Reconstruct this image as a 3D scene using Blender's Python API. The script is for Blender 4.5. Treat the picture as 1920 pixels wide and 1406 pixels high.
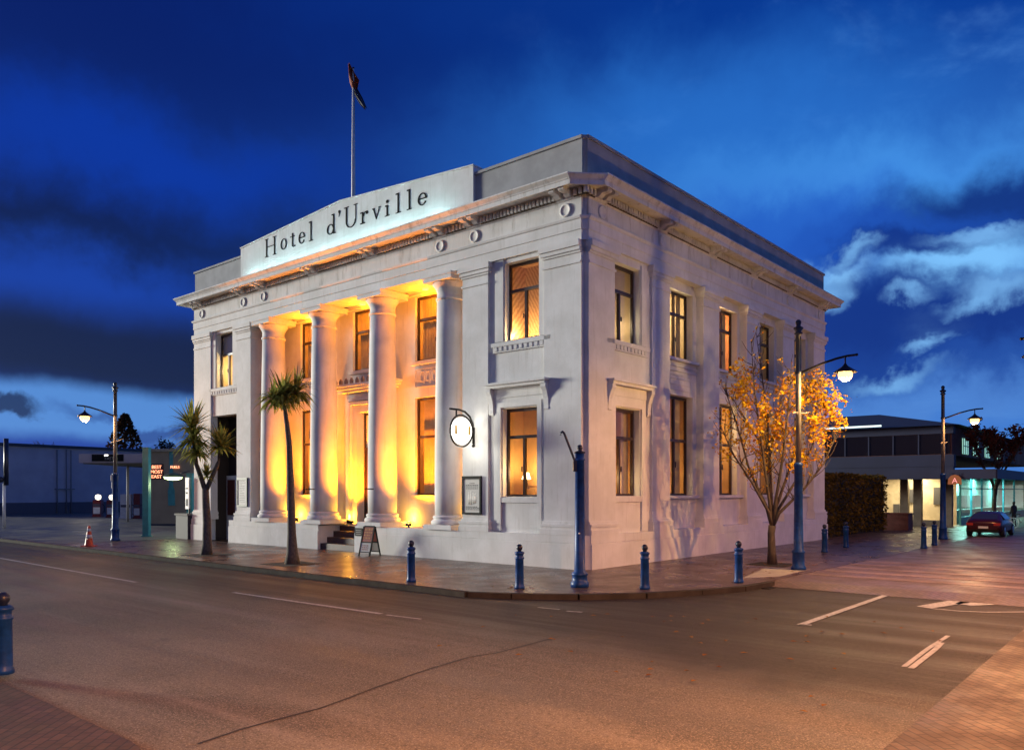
import bpy, bmesh, math, random
from mathutils import Vector, Matrix, Euler
R_ = math.radians
random.seed(7)
scene = bpy.context.scene
for o in list(bpy.data.objects): bpy.data.objects.remove(o)
COL = scene.collection
K = 1.2            # everything is authored in units of 1.2 m and scaled to metres at the end

# ------------------------------------------------------------------ camera
FPX, CX, HY, EYE = 1492.0, 960.0, 920.0, 2.0
cam = bpy.data.cameras.new('camera'); camo = bpy.data.objects.new('camera', cam); COL.objects.link(camo)
camo.location = (0, 0, EYE); camo.rotation_euler = (R_(90), 0, 0)
cam.sensor_fit = 'HORIZONTAL'; cam.sensor_width = 36.0; cam.lens = FPX / 1920 * 36.0
cam.shift_y = (HY - 703.0) / 1920.0; cam.clip_start = 0.1; cam.clip_end = 3000
scene.camera = camo
scene.render.resolution_x, scene.render.resolution_y = 1024, 749
scene.view_settings.view_transform = 'Standard'; scene.view_settings.look = 'None'
scene.view_settings.exposure = 0.0; scene.view_settings.gamma = 1.0
scene.render.engine = 'CYCLES'
scene.cycles.max_bounces = 6; scene.cycles.diffuse_bounces = 3; scene.cycles.glossy_bounces = 3
scene.cycles.transparent_max_bounces = 8; scene.cycles.caustics_reflective = False; scene.cycles.caustics_refractive = False
scene.cycles.sample_clamp_indirect = 4.0; scene.cycles.use_denoising = True

# last low twilight from the left (west), far below daylight strength
SUN_EL, SUN_AZ = math.radians(6.0), math.radians(-66.5)      # azimuth from +Y towards +X
sl = bpy.data.lights.new('sun', 'SUN'); sl.energy = 3.25; sl.angle = math.radians(10); sl.color = (1.0, 0.985, 0.85)
so = bpy.data.objects.new('sun', sl); COL.objects.link(so)
from mathutils import Vector as _V
so.rotation_euler = (-_V((math.sin(SUN_AZ)*math.cos(SUN_EL), math.cos(SUN_AZ)*math.cos(SUN_EL), math.sin(SUN_EL)))).to_track_quat('-Z', 'Y').to_euler()

# ------------------------------------------------------------------ node helper
class NT:
    def __init__(s, tree): s.t = tree; s.n = tree.nodes; s.l = tree.links
    def add(s, typ, **kw):
        nd = s.n.new(typ)
        for k, v in kw.items():
            if k == 'inp':
                for i, val in v.items():
                    sk = nd.inputs[i]
                    if hasattr(val, 'is_output'): s.l.new(val, sk)
                    else: sk.default_value = val
            else: setattr(nd, k, v)
        return nd
    def math(s, op, a, b=0.0, c=0.0, clamp=False):
        nd = s.add('ShaderNodeMath', operation=op, inp={0: a, 1: b, 2: c}); nd.use_clamp = clamp; return nd.outputs[0]
    def vmath(s, op, a, b=(0, 0, 0)):
        nd = s.add('ShaderNodeVectorMath', operation=op, inp={0: a, 1: b}); return nd
    def smooth(s, v, a, b, c=0.0, d=1.0):
        nd = s.add('ShaderNodeMapRange', interpolation_type='SMOOTHSTEP', inp={0: v, 1: a, 2: b, 3: c, 4: d}); return nd.outputs[0]
    def mix(s, f, a, b, blend='MIX'):
        nd = s.add('ShaderNodeMix', data_type='RGBA', blend_type=blend)
        for i, val in ((0, f), (6, a), (7, b)):
            if hasattr(val, 'is_output'): s.l.new(val, nd.inputs[i])
            else: nd.inputs[i].default_value = val
        return nd.outputs[2]
    def noise(s, vec, scale, detail=4.0, rough=0.55, dist=0.0):
        nd = s.add('ShaderNodeTexNoise', inp={'Scale': scale, 'Detail': detail, 'Roughness': rough, 'Distortion': dist})
        if vec is not None: s.l.new(vec, nd.inputs['Vector'])
        return nd

def lin(r, g, b):
    f = lambda c: (c / 255 / 12.92) if c <= 10 else ((c / 255 + .055) / 1.055) ** 2.4
    return (f(r), f(g), f(b), 1.0)

# ------------------------------------------------------------------ world: dusk sky with broken cloud
def pdir(px, py):
    return Vector(((px - CX) / FPX, 1.0, (HY - py) / FPX)).normalized()

def make_world():
    w = bpy.data.worlds.new('World'); scene.world = w; w.use_nodes = True
    t = NT(w.node_tree); w.node_tree.nodes.clear()
    out = t.add('ShaderNodeOutputWorld'); bg = t.add('ShaderNodeBackground')
    t.l.new(bg.outputs[0], out.inputs[0])
    tc = t.add('ShaderNodeTexCoord'); d = t.vmath('NORMALIZE', tc.outputs['Generated']).outputs[0]
    sep = t.add('ShaderNodeSeparateXYZ', inp={0: d}); x, y, z = sep.outputs
    # cloud-layer coordinates: the direction carried up to a flat layer overhead
    den = t.math('ADD', t.math('MAXIMUM', z, 0.0), 0.16)
    comb = t.add('ShaderNodeCombineXYZ', inp={0: t.math('DIVIDE', x, den), 1: t.math('DIVIDE', y, den), 2: 0.0}).outputs[0]
    n1 = t.noise(comb, 1.1, 7.0, 0.56, 0.4); n2 = t.noise(comb, 3.6, 6.0, 0.6, 0.3)
    nd = t.noise(d, 5.5, 6.0, 0.58, 0.2)
    warp = t.vmath('SCALE', t.vmath('SUBTRACT', nd.outputs['Color'], (0.5, 0.5, 0.5)).outputs[0]); warp.inputs[3].default_value = 0.13
    nf = t.noise(d, 15.0, 6.0, 0.6, 0.3); wf = t.vmath('SCALE', t.vmath('SUBTRACT', nf.outputs['Color'], (0.5, 0.5, 0.5)).outputs[0]); wf.inputs[3].default_value = 0.055
    dw = t.vmath('ADD', t.vmath('ADD', d, warp.outputs[0]).outputs[0], wf.outputs[0]).outputs[0]
    dsoft = t.vmath('ADD', d, t.vmath('MULTIPLY', warp.outputs[0], (1.0, 1.0, 0.30)).outputs[0]).outputs[0]
    # clear-sky gradient: darker to the left (x<0) and overhead
    lr = t.smooth(x, -0.5, 0.5)
    low = t.mix(lr, lin(20, 62, 160), lin(62, 120, 206)); high = t.mix(lr, lin(0, 26, 108), lin(4, 58, 150))
    col = t.mix(t.smooth(z, 0.12, 0.5), low, high)
    # free cloud texture
    cl = t.smooth(n1.outputs['Fac'], 0.48, 0.7)
    col = t.mix(t.math('MULTIPLY', cl, 0.25), col, lin(12, 48, 125))
    wisps = t.math('MULTIPLY', t.smooth(n2.outputs['Fac'], 0.52, 0.74), t.smooth(x, -0.1, 0.35))
    col = t.mix(t.math('MULTIPLY', wisps, 0.35), col, lin(90, 150, 225))
    # the larger cloud banks and gaps of this evening, each round its own direction
    def bank(col, px, py, sx, sy, c, k, soft=0.55, w=dw):
        dv = t.vmath('SUBTRACT', w, tuple(pdir(px, py))).outputs[0]
        s = t.vmath('MULTIPLY', dv, (FPX / sx, FPX / max(sx, 1), FPX / sy)).outputs[0]
        ln = t.vmath('LENGTH', s).outputs['Value']
        return t.mix(t.math('MULTIPLY', t.smooth(ln, 1.0 + soft, 1.0 - soft), k), col, c)
    col = bank(col, 70, 480, 520, 170, lin(2, 13, 70), 0.95, 0.85)
    col = bank(col, 200, 60, 420, 80, lin(0, 16, 88), 0.55, 0.8)
    col = bank(col, 190, 300, 330, 70, lin(0, 52, 168), 0.75, 0.8)
    col = bank(col, 160, 560, 240, 55, lin(16, 62, 172), 0.8, 0.8)
    col = bank(col, 210, 665, 440, 66, lin(9, 13, 60), 0.97, 0.6, dsoft)
    col = bank(col, 180, 775, 520, 42, lin(84, 140, 214), 0.9, 0.35, dsoft)
    col = bank(col, 300, 790, 130, 14, lin(30, 62, 140), 0.8, 0.6)
    col = bank(col, 20, 782, 40, 14, lin(10, 26, 80), 0.9, 0.5)
    col = bank(col, 1360, 280, 360, 120, lin(46, 126, 220), 0.6, 0.8)
    col = bank(col, 1640, 350, 290, 62, lin(70, 150, 234), 0.8, 0.8)
    col = bank(col, 1490, 430, 160, 70, lin(26, 82, 190), 0.8, 0.6)
    col = bank(col, 1890, 375, 170, 60, lin(10, 42, 122), 0.95, 0.5)
    col = bank(col, 1690, 432, 150, 32, lin(26, 76, 176), 0.8, 0.6)
    col = bank(col, 1830, 490, 108, 42, lin(126, 194, 252), 0.97, 0.6)
    col = bank(col, 1580, 512, 55, 26, lin(130, 192, 248), 0.9, 0.6)
    col = bank(col, 1650, 625, 150, 80, lin(16, 52, 140), 0.9, 0.5)
    col = bank(col, 1880, 640, 120, 70, lin(24, 64, 152), 0.8, 0.5)
    col = bank(col, 1780, 600, 45, 20, lin(120, 178, 238), 0.8, 0.7)
    col = bank(col, 1720, 748, 300, 36, lin(80, 132, 208), 0.65, 0.7)
    for px, py, sx, sy in ((1745, 585, 150, 46), (1610, 575, 90, 46), (1900, 590, 80, 40), (1700, 455, 110, 22)):
        col = bank(col, px, py, sx, sy, lin(15, 48, 132), 0.92, 0.6)
    for px, py, sx, sy in ((1735, 560, 34, 12), (1860, 575, 40, 13), (1760, 640, 30, 10), (1690, 690, 60, 14), (1900, 545, 40, 16), (1600, 470, 36, 12), (1840, 430, 60, 12), (1560, 540, 40, 14)):
        col = bank(col, px, py, sx, sy, lin(124, 186, 244), 0.75, 0.8)
    # afterglow in the part of the sky behind the photographer
    bk = t.math('MULTIPLY', t.smooth(t.vmath('DOT_PRODUCT', d, (-0.62, -0.78, 0.05)).outputs['Value'], 0.05, 0.75), t.smooth(z, -0.02, 0.06))
    col = t.mix(bk, col, GLOW)
    col = t.mix(t.smooth(z, -0.02, -0.10), col, (0.015, 0.015, 0.02, 1))
    # faint scattered twilight of the atmosphere, sun at the horizon behind the camera
    sky = t.add('ShaderNodeTexSky', sky_type='NISHITA'); sky.sun_disc = False
    sky.sun_elevation = SUN_EL; sky.sun_rotation = SUN_AZ; sky.air_density = 1.0; sky.dust_density = 0.5; sky.ozone_density = 4.0
    sk = t.mix(1.0, sky.outputs[0], (0.05, 0.05, 0.05, 1), 'MULTIPLY')
    col = t.mix(0.15, col, sk, 'ADD')
    t.l.new(col, bg.inputs[0]); bg.inputs[1].default_value = 1.0
UP_P = 3300
GLOW = (0.09, 0.118, 0.285, 1)
make_world()

# ------------------------------------------------------------------ materials
MATS = {}
def mat(name, base, rough=0.6, metal=0.0, emit=None, es=0.0, fn=None, spec=0.5):
    if name in MATS: return MATS[name]
    m = bpy.data.materials.new(name); m.use_nodes = True; MATS[name] = m
    b = m.node_tree.nodes['Principled BSDF']
    b.inputs['Base Color'].default_value = (*base[:3], 1); b.inputs['Roughness'].default_value = rough
    b.inputs['Metallic'].default_value = metal; b.inputs['Specular IOR Level'].default_value = spec
    if emit: b.inputs['Emission Color'].default_value = (*emit[:3], 1); b.inputs['Emission Strength'].default_value = es
    if fn: fn(NT(m.node_tree), b)
    return m

def var(scale=6.0, amt=0.25, bump=0.0, bscale=40.0, stretch=(1, 1, 1), rough=None):
    """mottled wear: scale, strength of the darkening, bump"""
    def fn(t, b):
        tc = t.add('ShaderNodeTexCoord'); mp = t.add('ShaderNodeMapping', inp={0: tc.outputs['Object'], 3: stretch})
        n = t.noise(mp.outputs[0], scale, 6.0, 0.6)
        c = b.inputs['Base Color'].default_value[:]
        dk = (c[0] * (1 - amt), c[1] * (1 - amt), c[2] * (1 - amt), 1)
        t.l.new(t.mix(t.smooth(n.outputs['Fac'], 0.35, 0.7), dk, c), b.inputs['Base Color'])
        if rough:
            t.l.new(t.smooth(n.outputs['Fac'], 0.3, 0.7, rough[0], rough[1]), b.inputs['Roughness'])
        if bump:
            n2 = t.noise(tc.outputs['Object'], bscale, 4.0)
            bp = t.add('ShaderNodeBump', inp={'Strength': bump, 'Distance': 0.02, 'Height': n2.outputs['Fac']})
            t.l.new(bp.outputs[0], b.inputs['Normal'])
    return fn

def plaster(t, b):
    tc = t.add('ShaderNodeTexCoord')
    n = t.noise(tc.outputs['Object'], 0.9, 6.0, 0.6)
    mp = t.add('ShaderNodeMapping', inp={0: tc.outputs['Object'], 3: (5.0, 5.0, 0.5)})
    st = t.noise(mp.outputs[0], 1.6, 5.0, 0.65)
    a = t.math('MULTIPLY', t.smooth(st.outputs['Fac'], 0.52, 0.74), 0.45)
    c = t.mix(t.smooth(n.outputs['Fac'], 0.35, 0.7), (0.66, 0.65, 0.62, 1), (0.79, 0.78, 0.76, 1))
    t.l.new(t.mix(a, c, (0.50, 0.48, 0.43, 1)), b.inputs['Base Color'])
    n2 = t.noise(tc.outputs['Object'], 60.0, 3.0)
    bp = t.add('ShaderNodeBump', inp={'Strength': 0.12, 'Distance': 0.01, 'Height': n2.outputs['Fac']})
    t.l.new(bp.outputs[0], b.inputs['Normal'])

def grimy(t, b):       # soot and drip stains under the cornice
    plaster(t, b)
    tc = t.add('ShaderNodeTexCoord')
    mp = t.add('ShaderNodeMapping', inp={0: tc.outputs['Object'], 3: (2.2, 2.2, 0.35)})
    n = t.noise(mp.outputs[0], 1.5, 7.0, 0.7)
    old = b.inputs['Base Color'].links[0].from_socket
    t.l.new(t.mix(t.math('MULTIPLY', t.smooth(n.outputs['Fac'], 0.5, 0.72), 0.65), old, (0.25, 0.22, 0.17, 1)), b.inputs['Base Color'])

def asphalt_fn(t, b):
    tc = t.add('ShaderNodeTexCoord'); o = tc.outputs['Object']
    big = t.noise(o, 0.16, 6.0, 0.62, 0.6); mid = t.noise(o, 1.1, 7.0, 0.68); fine = t.noise(o, 48.0, 3.0, 0.75); speck = t.noise(o, 16.0, 4.0, 0.7)
    mp = t.add('ShaderNodeMapping', inp={0: o, 3: (0.07, 1.1, 1)}); trk = t.noise(mp.outputs[0], 1.0, 6.0, 0.62)
    mp2 = t.add('ShaderNodeMapping', inp={0: o, 2: (0, 0, R_(28)), 3: (0.10, 1.6, 1)}); trk2 = t.noise(mp2.outputs[0], 0.8, 6.0, 0.62)
    c = t.mix(t.smooth(big.outputs['Fac'], 0.36, 0.64), (0.085, 0.070, 0.054, 1), (0.185, 0.150, 0.110, 1))
    c = t.mix(t.math('MULTIPLY', t.smooth(trk.outputs['Fac'], 0.46, 0.66), 0.7), c, (0.085, 0.072, 0.06, 1))
    c = t.mix(t.math('MULTIPLY', t.smooth(trk2.outputs['Fac'], 0.52, 0.74), 0.45), c, (0.27, 0.23, 0.19, 1))
    c = t.mix(t.math('MULTIPLY', t.smooth(mid.outputs['Fac'], 0.52, 0.72), 0.55), c, (0.075, 0.062, 0.052, 1))
    c = t.mix(t.math('MULTIPLY', t.smooth(speck.outputs['Fac'], 0.48, 0.66), 0.6), c, (0.045, 0.037, 0.03, 1))
    c = t.mix(t.math('MULTIPLY', t.smooth(fine.outputs['Fac'], 0.5, 0.66), 0.85), c, (0.38, 0.32, 0.25, 1))
    # resealed lanes beside the hotel: darker bitumen with a ragged edge
    wob = t.math('MULTIPLY', t.math('SUBTRACT', big.outputs['Fac'], 0.5), 7.0); wob2 = t.math('MULTIPLY', t.math('SUBTRACT', mid.outputs['Fac'], 0.5), 1.6)
    v = t.add('ShaderNodeSeparateXYZ', inp={0: o}).outputs[1]
    m = t.smooth(t.math('ADD', t.math('ADD', v, wob), wob2), -11.4, -8.2)
    c = t.mix(t.math('MULTIPLY', m, 0.93), c, t.mix(t.smooth(speck.outputs['Fac'], 0.4, 0.65), (0.024, 0.020, 0.017, 1), (0.05, 0.041, 0.034, 1)))
    t.l.new(c, b.inputs['Base Color'])
    t.l.new(t.smooth(trk.outputs['Fac'], 0.35, 0.7, 0.66, 0.42), b.inputs['Roughness'])
    h = t.math('ADD', fine.outputs['Fac'], t.math('MULTIPLY', speck.outputs['Fac'], 0.8))
    bp = t.add('ShaderNodeBump', inp={'Strength': 0.9, 'Distance': 0.016, 'Height': h}); t.l.new(bp.outputs[0], b.inputs['Normal'])

def brick_fn(c1, c2, mortar, sc, rot, wet=(0.25, 0.5)):
    def fn(t, b):
        tc = t.add('ShaderNodeTexCoord')
        mp = t.add('ShaderNodeMapping', inp={0: tc.outputs['Object'], 2: (0, 0, rot)})
        br = t.add('ShaderNodeTexBrick', inp={'Vector': mp.outputs[0], 'Color1': c1, 'Color2': c2, 'Mortar': mortar, 'Scale': sc,
                   'Mortar Size': 0.022, 'Mortar Smooth': 0.2, 'Bias': 0.0, 'Brick Width': 0.5, 'Row Height': 0.25})
        n = t.noise(tc.outputs['Object'], 0.8, 6.0, 0.6); n3 = t.noise(tc.outputs['Object'], 9.0, 4.0, 0.6)
        c = t.mix(t.math('MULTIPLY', t.smooth(n.outputs['Fac'], 0.4, 0.7), 0.5), br.outputs['Color'], (0.05, 0.035, 0.028, 1))
        c = t.mix(t.math('MULTIPLY', t.smooth(n3.outputs['Fac'], 0.5, 0.7), 0.35), c, (0.04, 0.03, 0.025, 1))
        t.l.new(c, b.inputs['Base Color'])
        t.l.new(t.smooth(n.outputs['Fac'], 0.3, 0.7, wet[0], wet[1]), b.inputs['Roughness'])
        h = t.math('ADD', br.outputs['Fac'], t.math('MULTIPLY', n3.outputs['Fac'], -0.6))
        bp = t.add('ShaderNodeBump', inp={'Strength': 0.5, 'Distance': -0.012, 'Height': h})
        t.l.new(bp.outputs[0], b.inputs['Normal'])
    return fn

def glass_mat():
    m = bpy.data.materials.new('window_glass'); m.use_nodes = True; t = NT(m.node_tree); m.node_tree.nodes.clear()
    out = t.add('ShaderNodeOutputMaterial')
    tr = t.add('ShaderNodeBsdfTransparent', inp={0: (0.92, 0.94, 0.95, 1)}); gl = t.add('ShaderNodeBsdfGlossy', inp={0: (1, 1, 1, 1), 1: 0.02})
    lw = t.add('ShaderNodeLayerWeight', inp={0: 0.5}); fr = t.math('ADD', 0.045, t.math('MULTIPLY', t.math('POWER', lw.outputs['Facing'], 4.0), 0.7))
    mx = t.add('ShaderNodeMixShader', inp={0: fr, 1: tr.outputs[0], 2: gl.outputs[0]})
    t.l.new(mx.outputs[0], out.inputs[0]); MATS['glass'] = m; return m

def leaf_mat(name, c1, c2, transl=0.35):
    m = bpy.data.materials.new(name); m.use_nodes = True; t = NT(m.node_tree); m.node_tree.nodes.clear(); MATS[name] = m
    out = t.add('ShaderNodeOutputMaterial'); g = t.add('ShaderNodeNewGeometry')
    c = t.mix(g.outputs['Random Per Island'], c1, c2)
    df = t.add('ShaderNodeBsdfDiffuse', inp={0: c}); tl = t.add('ShaderNodeBsdfTranslucent', inp={0: c})
    mx = t.add('ShaderNodeMixShader', inp={0: transl, 1: df.outputs[0], 2: tl.outputs[0]})
    t.l.new(mx.outputs[0], out.inputs[0]); return m

GLASS = glass_mat()
M_WALL = mat('white_plaster', (0.78, 0.77, 0.75), 0.75, fn=plaster)
M_GRIM = mat('stained_plaster', (0.78, 0.77, 0.75), 0.8, fn=grimy)
M_FRAME = mat('dark_window_frame', (0.035, 0.018, 0.016), 0.4)
M_BLUE = mat('blue_paint', (0.008, 0.060, 0.26), 0.42, fn=var(5, 0.45, 0.15, 30), spec=0.3)
M_NAVY = mat('navy_paint', (0.012, 0.018, 0.045), 0.4, fn=var(5, 0.3))
M_DARKM = mat('dark_iron', (0.02, 0.016, 0.014), 0.45, 0.4)
M_BLACK = mat('black_paint', (0.010, 0.010, 0.010), 0.6, spec=0.12)
M_TEAL = mat('teal_paint', (0.03, 0.20, 0.26), 0.5, fn=var(3, 0.25))
M_RED = mat('red_paint', (0.35, 0.03, 0.02), 0.4, fn=var(4, 0.3))
M_WHITE = mat('white_paint', (0.75, 0.75, 0.73), 0.5, fn=var(4, 0.15))
M_GREY = mat('grey_render', (0.20, 0.20, 0.19), 0.8, fn=var(2, 0.2))
M_STEP = mat('brown_stone', (0.10, 0.05, 0.04), 0.5, fn=var(4, 0.3))
M_BARK = mat('bark', (0.10, 0.075, 0.06), 0.9, fn=var(8, 0.45, 0.6, 25, (3, 3, 0.6)))
M_PALMB = mat('palm_bark', (0.16, 0.13, 0.10), 0.9, fn=var(9, 0.45, 0.6, 30, (2, 2, 1.4)))
M_SOIL = mat('dark_soil', (0.02, 0.016, 0.012), 0.95, fn=var(12, 0.5, 0.5))
M_MARK = mat('road_paint', (0.55, 0.53, 0.50), 0.65, fn=var(16, 0.5))
M_CONC = mat('pale_concrete', (0.36, 0.33, 0.30), 0.75, fn=var(3, 0.25, 0.2))
M_PAPER = mat('poster_paper', (0.55, 0.54, 0.50), 0.6)
M_CURT = mat('cream_curtain', (0.60, 0.46, 0.28), 0.9, fn=var(3, 0.2))
M_BLIND = mat('grey_blind', (0.30, 0.31, 0.34), 0.8)

# ------------------------------------------------------------------ geometry helpers
class MB:
    def __init__(s, flip=False): s.bm = bmesh.new(); s.mi = 0; s.flip = flip
    def v(s, p): return s.bm.verts.new((-p[0], p[1], p[2]) if s.flip else p)
    def face(s, pts):
        f = s.bm.faces.new([s.v(p) for p in pts]); f.material_index = s.mi; return f
    def box(s, x0, x1, y0, y1, z0, z1):
        v = [s.v((x, y, z)) for z in (z0, z1) for y in (y0, y1) for x in (x0, x1)]
        for q in ((0,1,3,2),(4,6,7,5),(0,4,5,1),(2,3,7,6),(0,2,6,4),(1,5,7,3)):
            s.bm.faces.new([v[i] for i in q]).material_index = s.mi
    def prism(s, poly, z0, z1, cap=True):
        a = [s.v((p[0], p[1], z0)) for p in poly]; b = [s.v((p[0], p[1], z1)) for p in poly]; n = len(poly)
        for i in range(n): s.bm.faces.new((a[i], a[(i+1)%n], b[(i+1)%n], b[i])).material_index = s.mi
        if cap:
            s.bm.faces.new(a[::-1]).material_index = s.mi; s.bm.faces.new(b).material_index = s.mi
    def extr(s, poly, d0, d1, axis='y'):
        """polygon in (h,z) extruded along the other horizontal axis"""
        f = (lambda p, d: (p[0], d, p[1])) if axis == 'y' else (lambda p, d: (d, p[0], p[1]))
        a = [s.v(f(p, d0)) for p in poly]; b = [s.v(f(p, d1)) for p in poly]; n = len(poly)
        for i in range(n): s.bm.faces.new((a[i], a[(i+1)%n], b[(i+1)%n], b[i])).material_index = s.mi
        s.bm.faces.new(a[::-1]).material_index = s.mi; s.bm.faces.new(b).material_index = s.mi
    def lathe(s, prof, c=(0, 0, 0), seg=16, axis='z', sx=1.0, sy=1.0):
        rings = []
        for r, h in prof:
            ring = []
            for i in range(seg):
                a = 2 * math.pi * i / seg; p, q = r * math.cos(a) * sx, r * math.sin(a) * sy
                if axis == 'z': P = (c[0]+p, c[1]+q, c[2]+h)
                elif axis == 'y': P = (c[0]+p, c[1]+h, c[2]+q)
                else: P = (c[0]+h, c[1]+p, c[2]+q)
                ring.append(s.v(P))
            rings.append(ring)
        for a, b in zip(rings, rings[1:]):
            for i in range(seg):
                f = s.bm.faces.new((a[i], a[(i+1)%seg], b[(i+1)%seg], b[i])); f.material_index = s.mi; f.smooth = True
        for rg, fl in ((rings[0], True), (rings[-1], False)):
            f = s.bm.faces.new(rg[::-1] if fl else rg); f.material_index = s.mi
    def tube(s, pts, rad, seg=6):
        pts = [Vector(p) for p in pts]; n = len(pts)
        if not hasattr(rad, '__len__'): rad = [rad] * n
        rings = []
        for i, p in enumerate(pts):
            d = (pts[min(i+1, n-1)] - pts[max(i-1, 0)]).normalized()
            u = d.cross(Vector((0, 0, 1)) if abs(d.z) < 0.95 else Vector((1, 0, 0))).normalized(); w = d.cross(u)
            rings.append([s.v(tuple(p + (u*math.cos(2*math.pi*k/seg) + w*math.sin(2*math.pi*k/seg))*rad[i])) for k in range(seg)])
        for a, b in zip(rings, rings[1:]):
            for k in range(seg):
                f = s.bm.faces.new((a[k], a[(k+1)%seg], b[(k+1)%seg], b[k])); f.smooth = True; f.material_index = s.mi
        s.bm.faces.new(rings[0][::-1]).material_index = s.mi; s.bm.faces.new(rings[-1]).material_index = s.mi
    def ball(s, c, r, seg=12, sx=1, sy=1, sz=1):
        n = max(4, seg // 2)
        s.lathe([(max(r*math.sin(math.pi*i/n), r*0.02), -r*sz*math.cos(math.pi*i/n)) for i in range(n+1)], c, seg, 'z', sx, sy)
    def build(s, name, mats, parent=None, loc=None, rot=None, normals=True, smooth=False):
        if normals: bmesh.ops.recalc_face_normals(s.bm, faces=s.bm.faces)
        me = bpy.data.meshes.new(name); s.bm.to_mesh(me); s.bm.free()
        for m in (mats if isinstance(mats, (list, tuple)) else [mats]): me.materials.append(m)
        if smooth:
            for p in me.polygons: p.use_smooth = True
        o = bpy.data.objects.new(name, me); COL.objects.link(o)
        if parent: o.parent = parent
        if loc is not None: o.location = loc
        if rot is not None: o.rotation_euler = rot
        return o
def tag(o, label, cat, group=None):
    o['label'] = label; o['category'] = cat
    if group: o['group'] = group
    return o
def thing(name, label, cat, loc=(0, 0, 0), rz=0.0, group=None):
    o = bpy.data.objects.new(name, None); COL.objects.link(o); o.location = loc; o.rotation_euler = (0, 0, rz)
    o.empty_display_size = 0.2
    return tag(o, label, cat, group)
def structure(o): o['kind'] = 'structure'; return o
def stuff(o): o['kind'] = 'stuff'; return o
def copy_tree(o, parent=None):
    c = o.copy(); COL.objects.link(c)
    if parent: c.parent = parent
    for ch in list(o.children): copy_tree(ch, c)
    return c
def light(name, kind, loc, power, color, radius=0.05, parent=None, rot=None, spot=None, blend=0.6):
    l = bpy.data.lights.new(name, kind); l.energy = power; l.color = color
    if kind in ('POINT', 'SPOT'): l.shadow_soft_size = radius
    if kind == 'SPOT': l.spot_size = spot; l.spot_blend = blend
    o = bpy.data.objects.new(name, l); COL.objects.link(o); o.location = loc
    if rot is not None: o.rotation_euler = rot
    if parent: o.parent = parent
    return o
def emis(name, color, strength): return mat(name, (0.8, 0.8, 0.8), 0.5, emit=color, es=strength)

# street axes: L runs left along the hotel front, R runs away along its side; C is the hotel's street corner
L = Vector((-0.76024, 0.64964, 0)); R = Vector((0.64964, 0.76024, 0)); C = Vector((1.8586, 20.0943, 0)); YAW = math.atan2(-L.y, -L.x)
def P(u, v, z=0.0): q = C + L*u + R*v; return Vector((q.x, q.y, z))
def G(px, py, z=0.0):          # pavement point seen at a pixel of the photograph
    Y = FPX*(EYE - z)/(py - HY); return Vector(((px - CX)/FPX*Y, Y, z))
def UV(px, py, z=0.0): q = G(px, py, z) - C; q.z = 0; return q.dot(L), q.dot(R)
ROADZ = -0.1

# ================================================================== GROUND
def gobj(mb, name, m): return structure(mb.build(name, m, None, C, (0, 0, YAW)))
mb = MB(True)
NG = 48
for rr0, rr1 in ((0, 60), (60, 700)):
    for i in range(NG):
        a0, a1 = 2*math.pi*i/NG, 2*math.pi*(i+1)/NG
        pts = [(rr0*math.cos(a0), rr0*math.sin(a0), ROADZ), (rr1*math.cos(a0), rr1*math.sin(a0), ROADZ), (rr1*math.cos(a1), rr1*math.sin(a1), ROADZ)]
        if rr0: pts.append((rr0*math.cos(a1), rr0*math.sin(a1), ROADZ))
        mb.face(pts)
M_ASPH = mat('asphalt', (0.09, 0.085, 0.08), 0.6, spec=0.22, fn=asphalt_fn)
bmesh.ops.remove_doubles(mb.bm, verts=mb.bm.verts, dist=1e-4)
gobj(mb, 'road', M_ASPH)
# hotel pavement with its kerb
curve = [(-0.73, -5.0), (-1.52, -4.62), (-2.57, -3.9), (-3.43, -2.9), (-4.0, -1.75), (-4.4, -0.64), (-4.5, 0.6)]
edge = [(90, -5.0), (21, -5.0), (10.7, -5.0), (4.5, -5.0)] + curve + [(-4.5, 3.0), (-4.5, 90)]
pave = edge + [(90, 90)]
mb = MB(True); mb.prism(pave, ROADZ-.02, 0.0)
M_BRICK = mat('brick_paving', (0.2, 0.1, 0.07), 0.4, fn=brick_fn((0.15, 0.085, 0.055, 1), (0.105, 0.062, 0.045, 1), (0.04, 0.032, 0.028, 1), 2.6, 0.0, (0.22, 0.42)))
gobj(mb, 'pavement', M_BRICK)
mb = MB(True)      # kerb stones standing 3 mm proud
for (a, b) in zip(edge[:-1], edge[1:]):
    d = Vector((b[0]-a[0], b[1]-a[1])).normalized(); n = Vector((-d.y, d.x)) * -0.16
    if a[1] > 0.5 and b[1] > 0.5: continue
    mb.prism([a, b, (b[0]+n.x*-1, b[1]+n.y*-1), (a[0]+n.x*-1, a[1]+n.y*-1)], ROADZ-.01, 0.005)
gobj(mb, 'kerb', mat('kerb_stone', (0.07, 0.06, 0.05), 0.85, spec=0.05, fn=var(3, 0.35, 0.2)))
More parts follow.
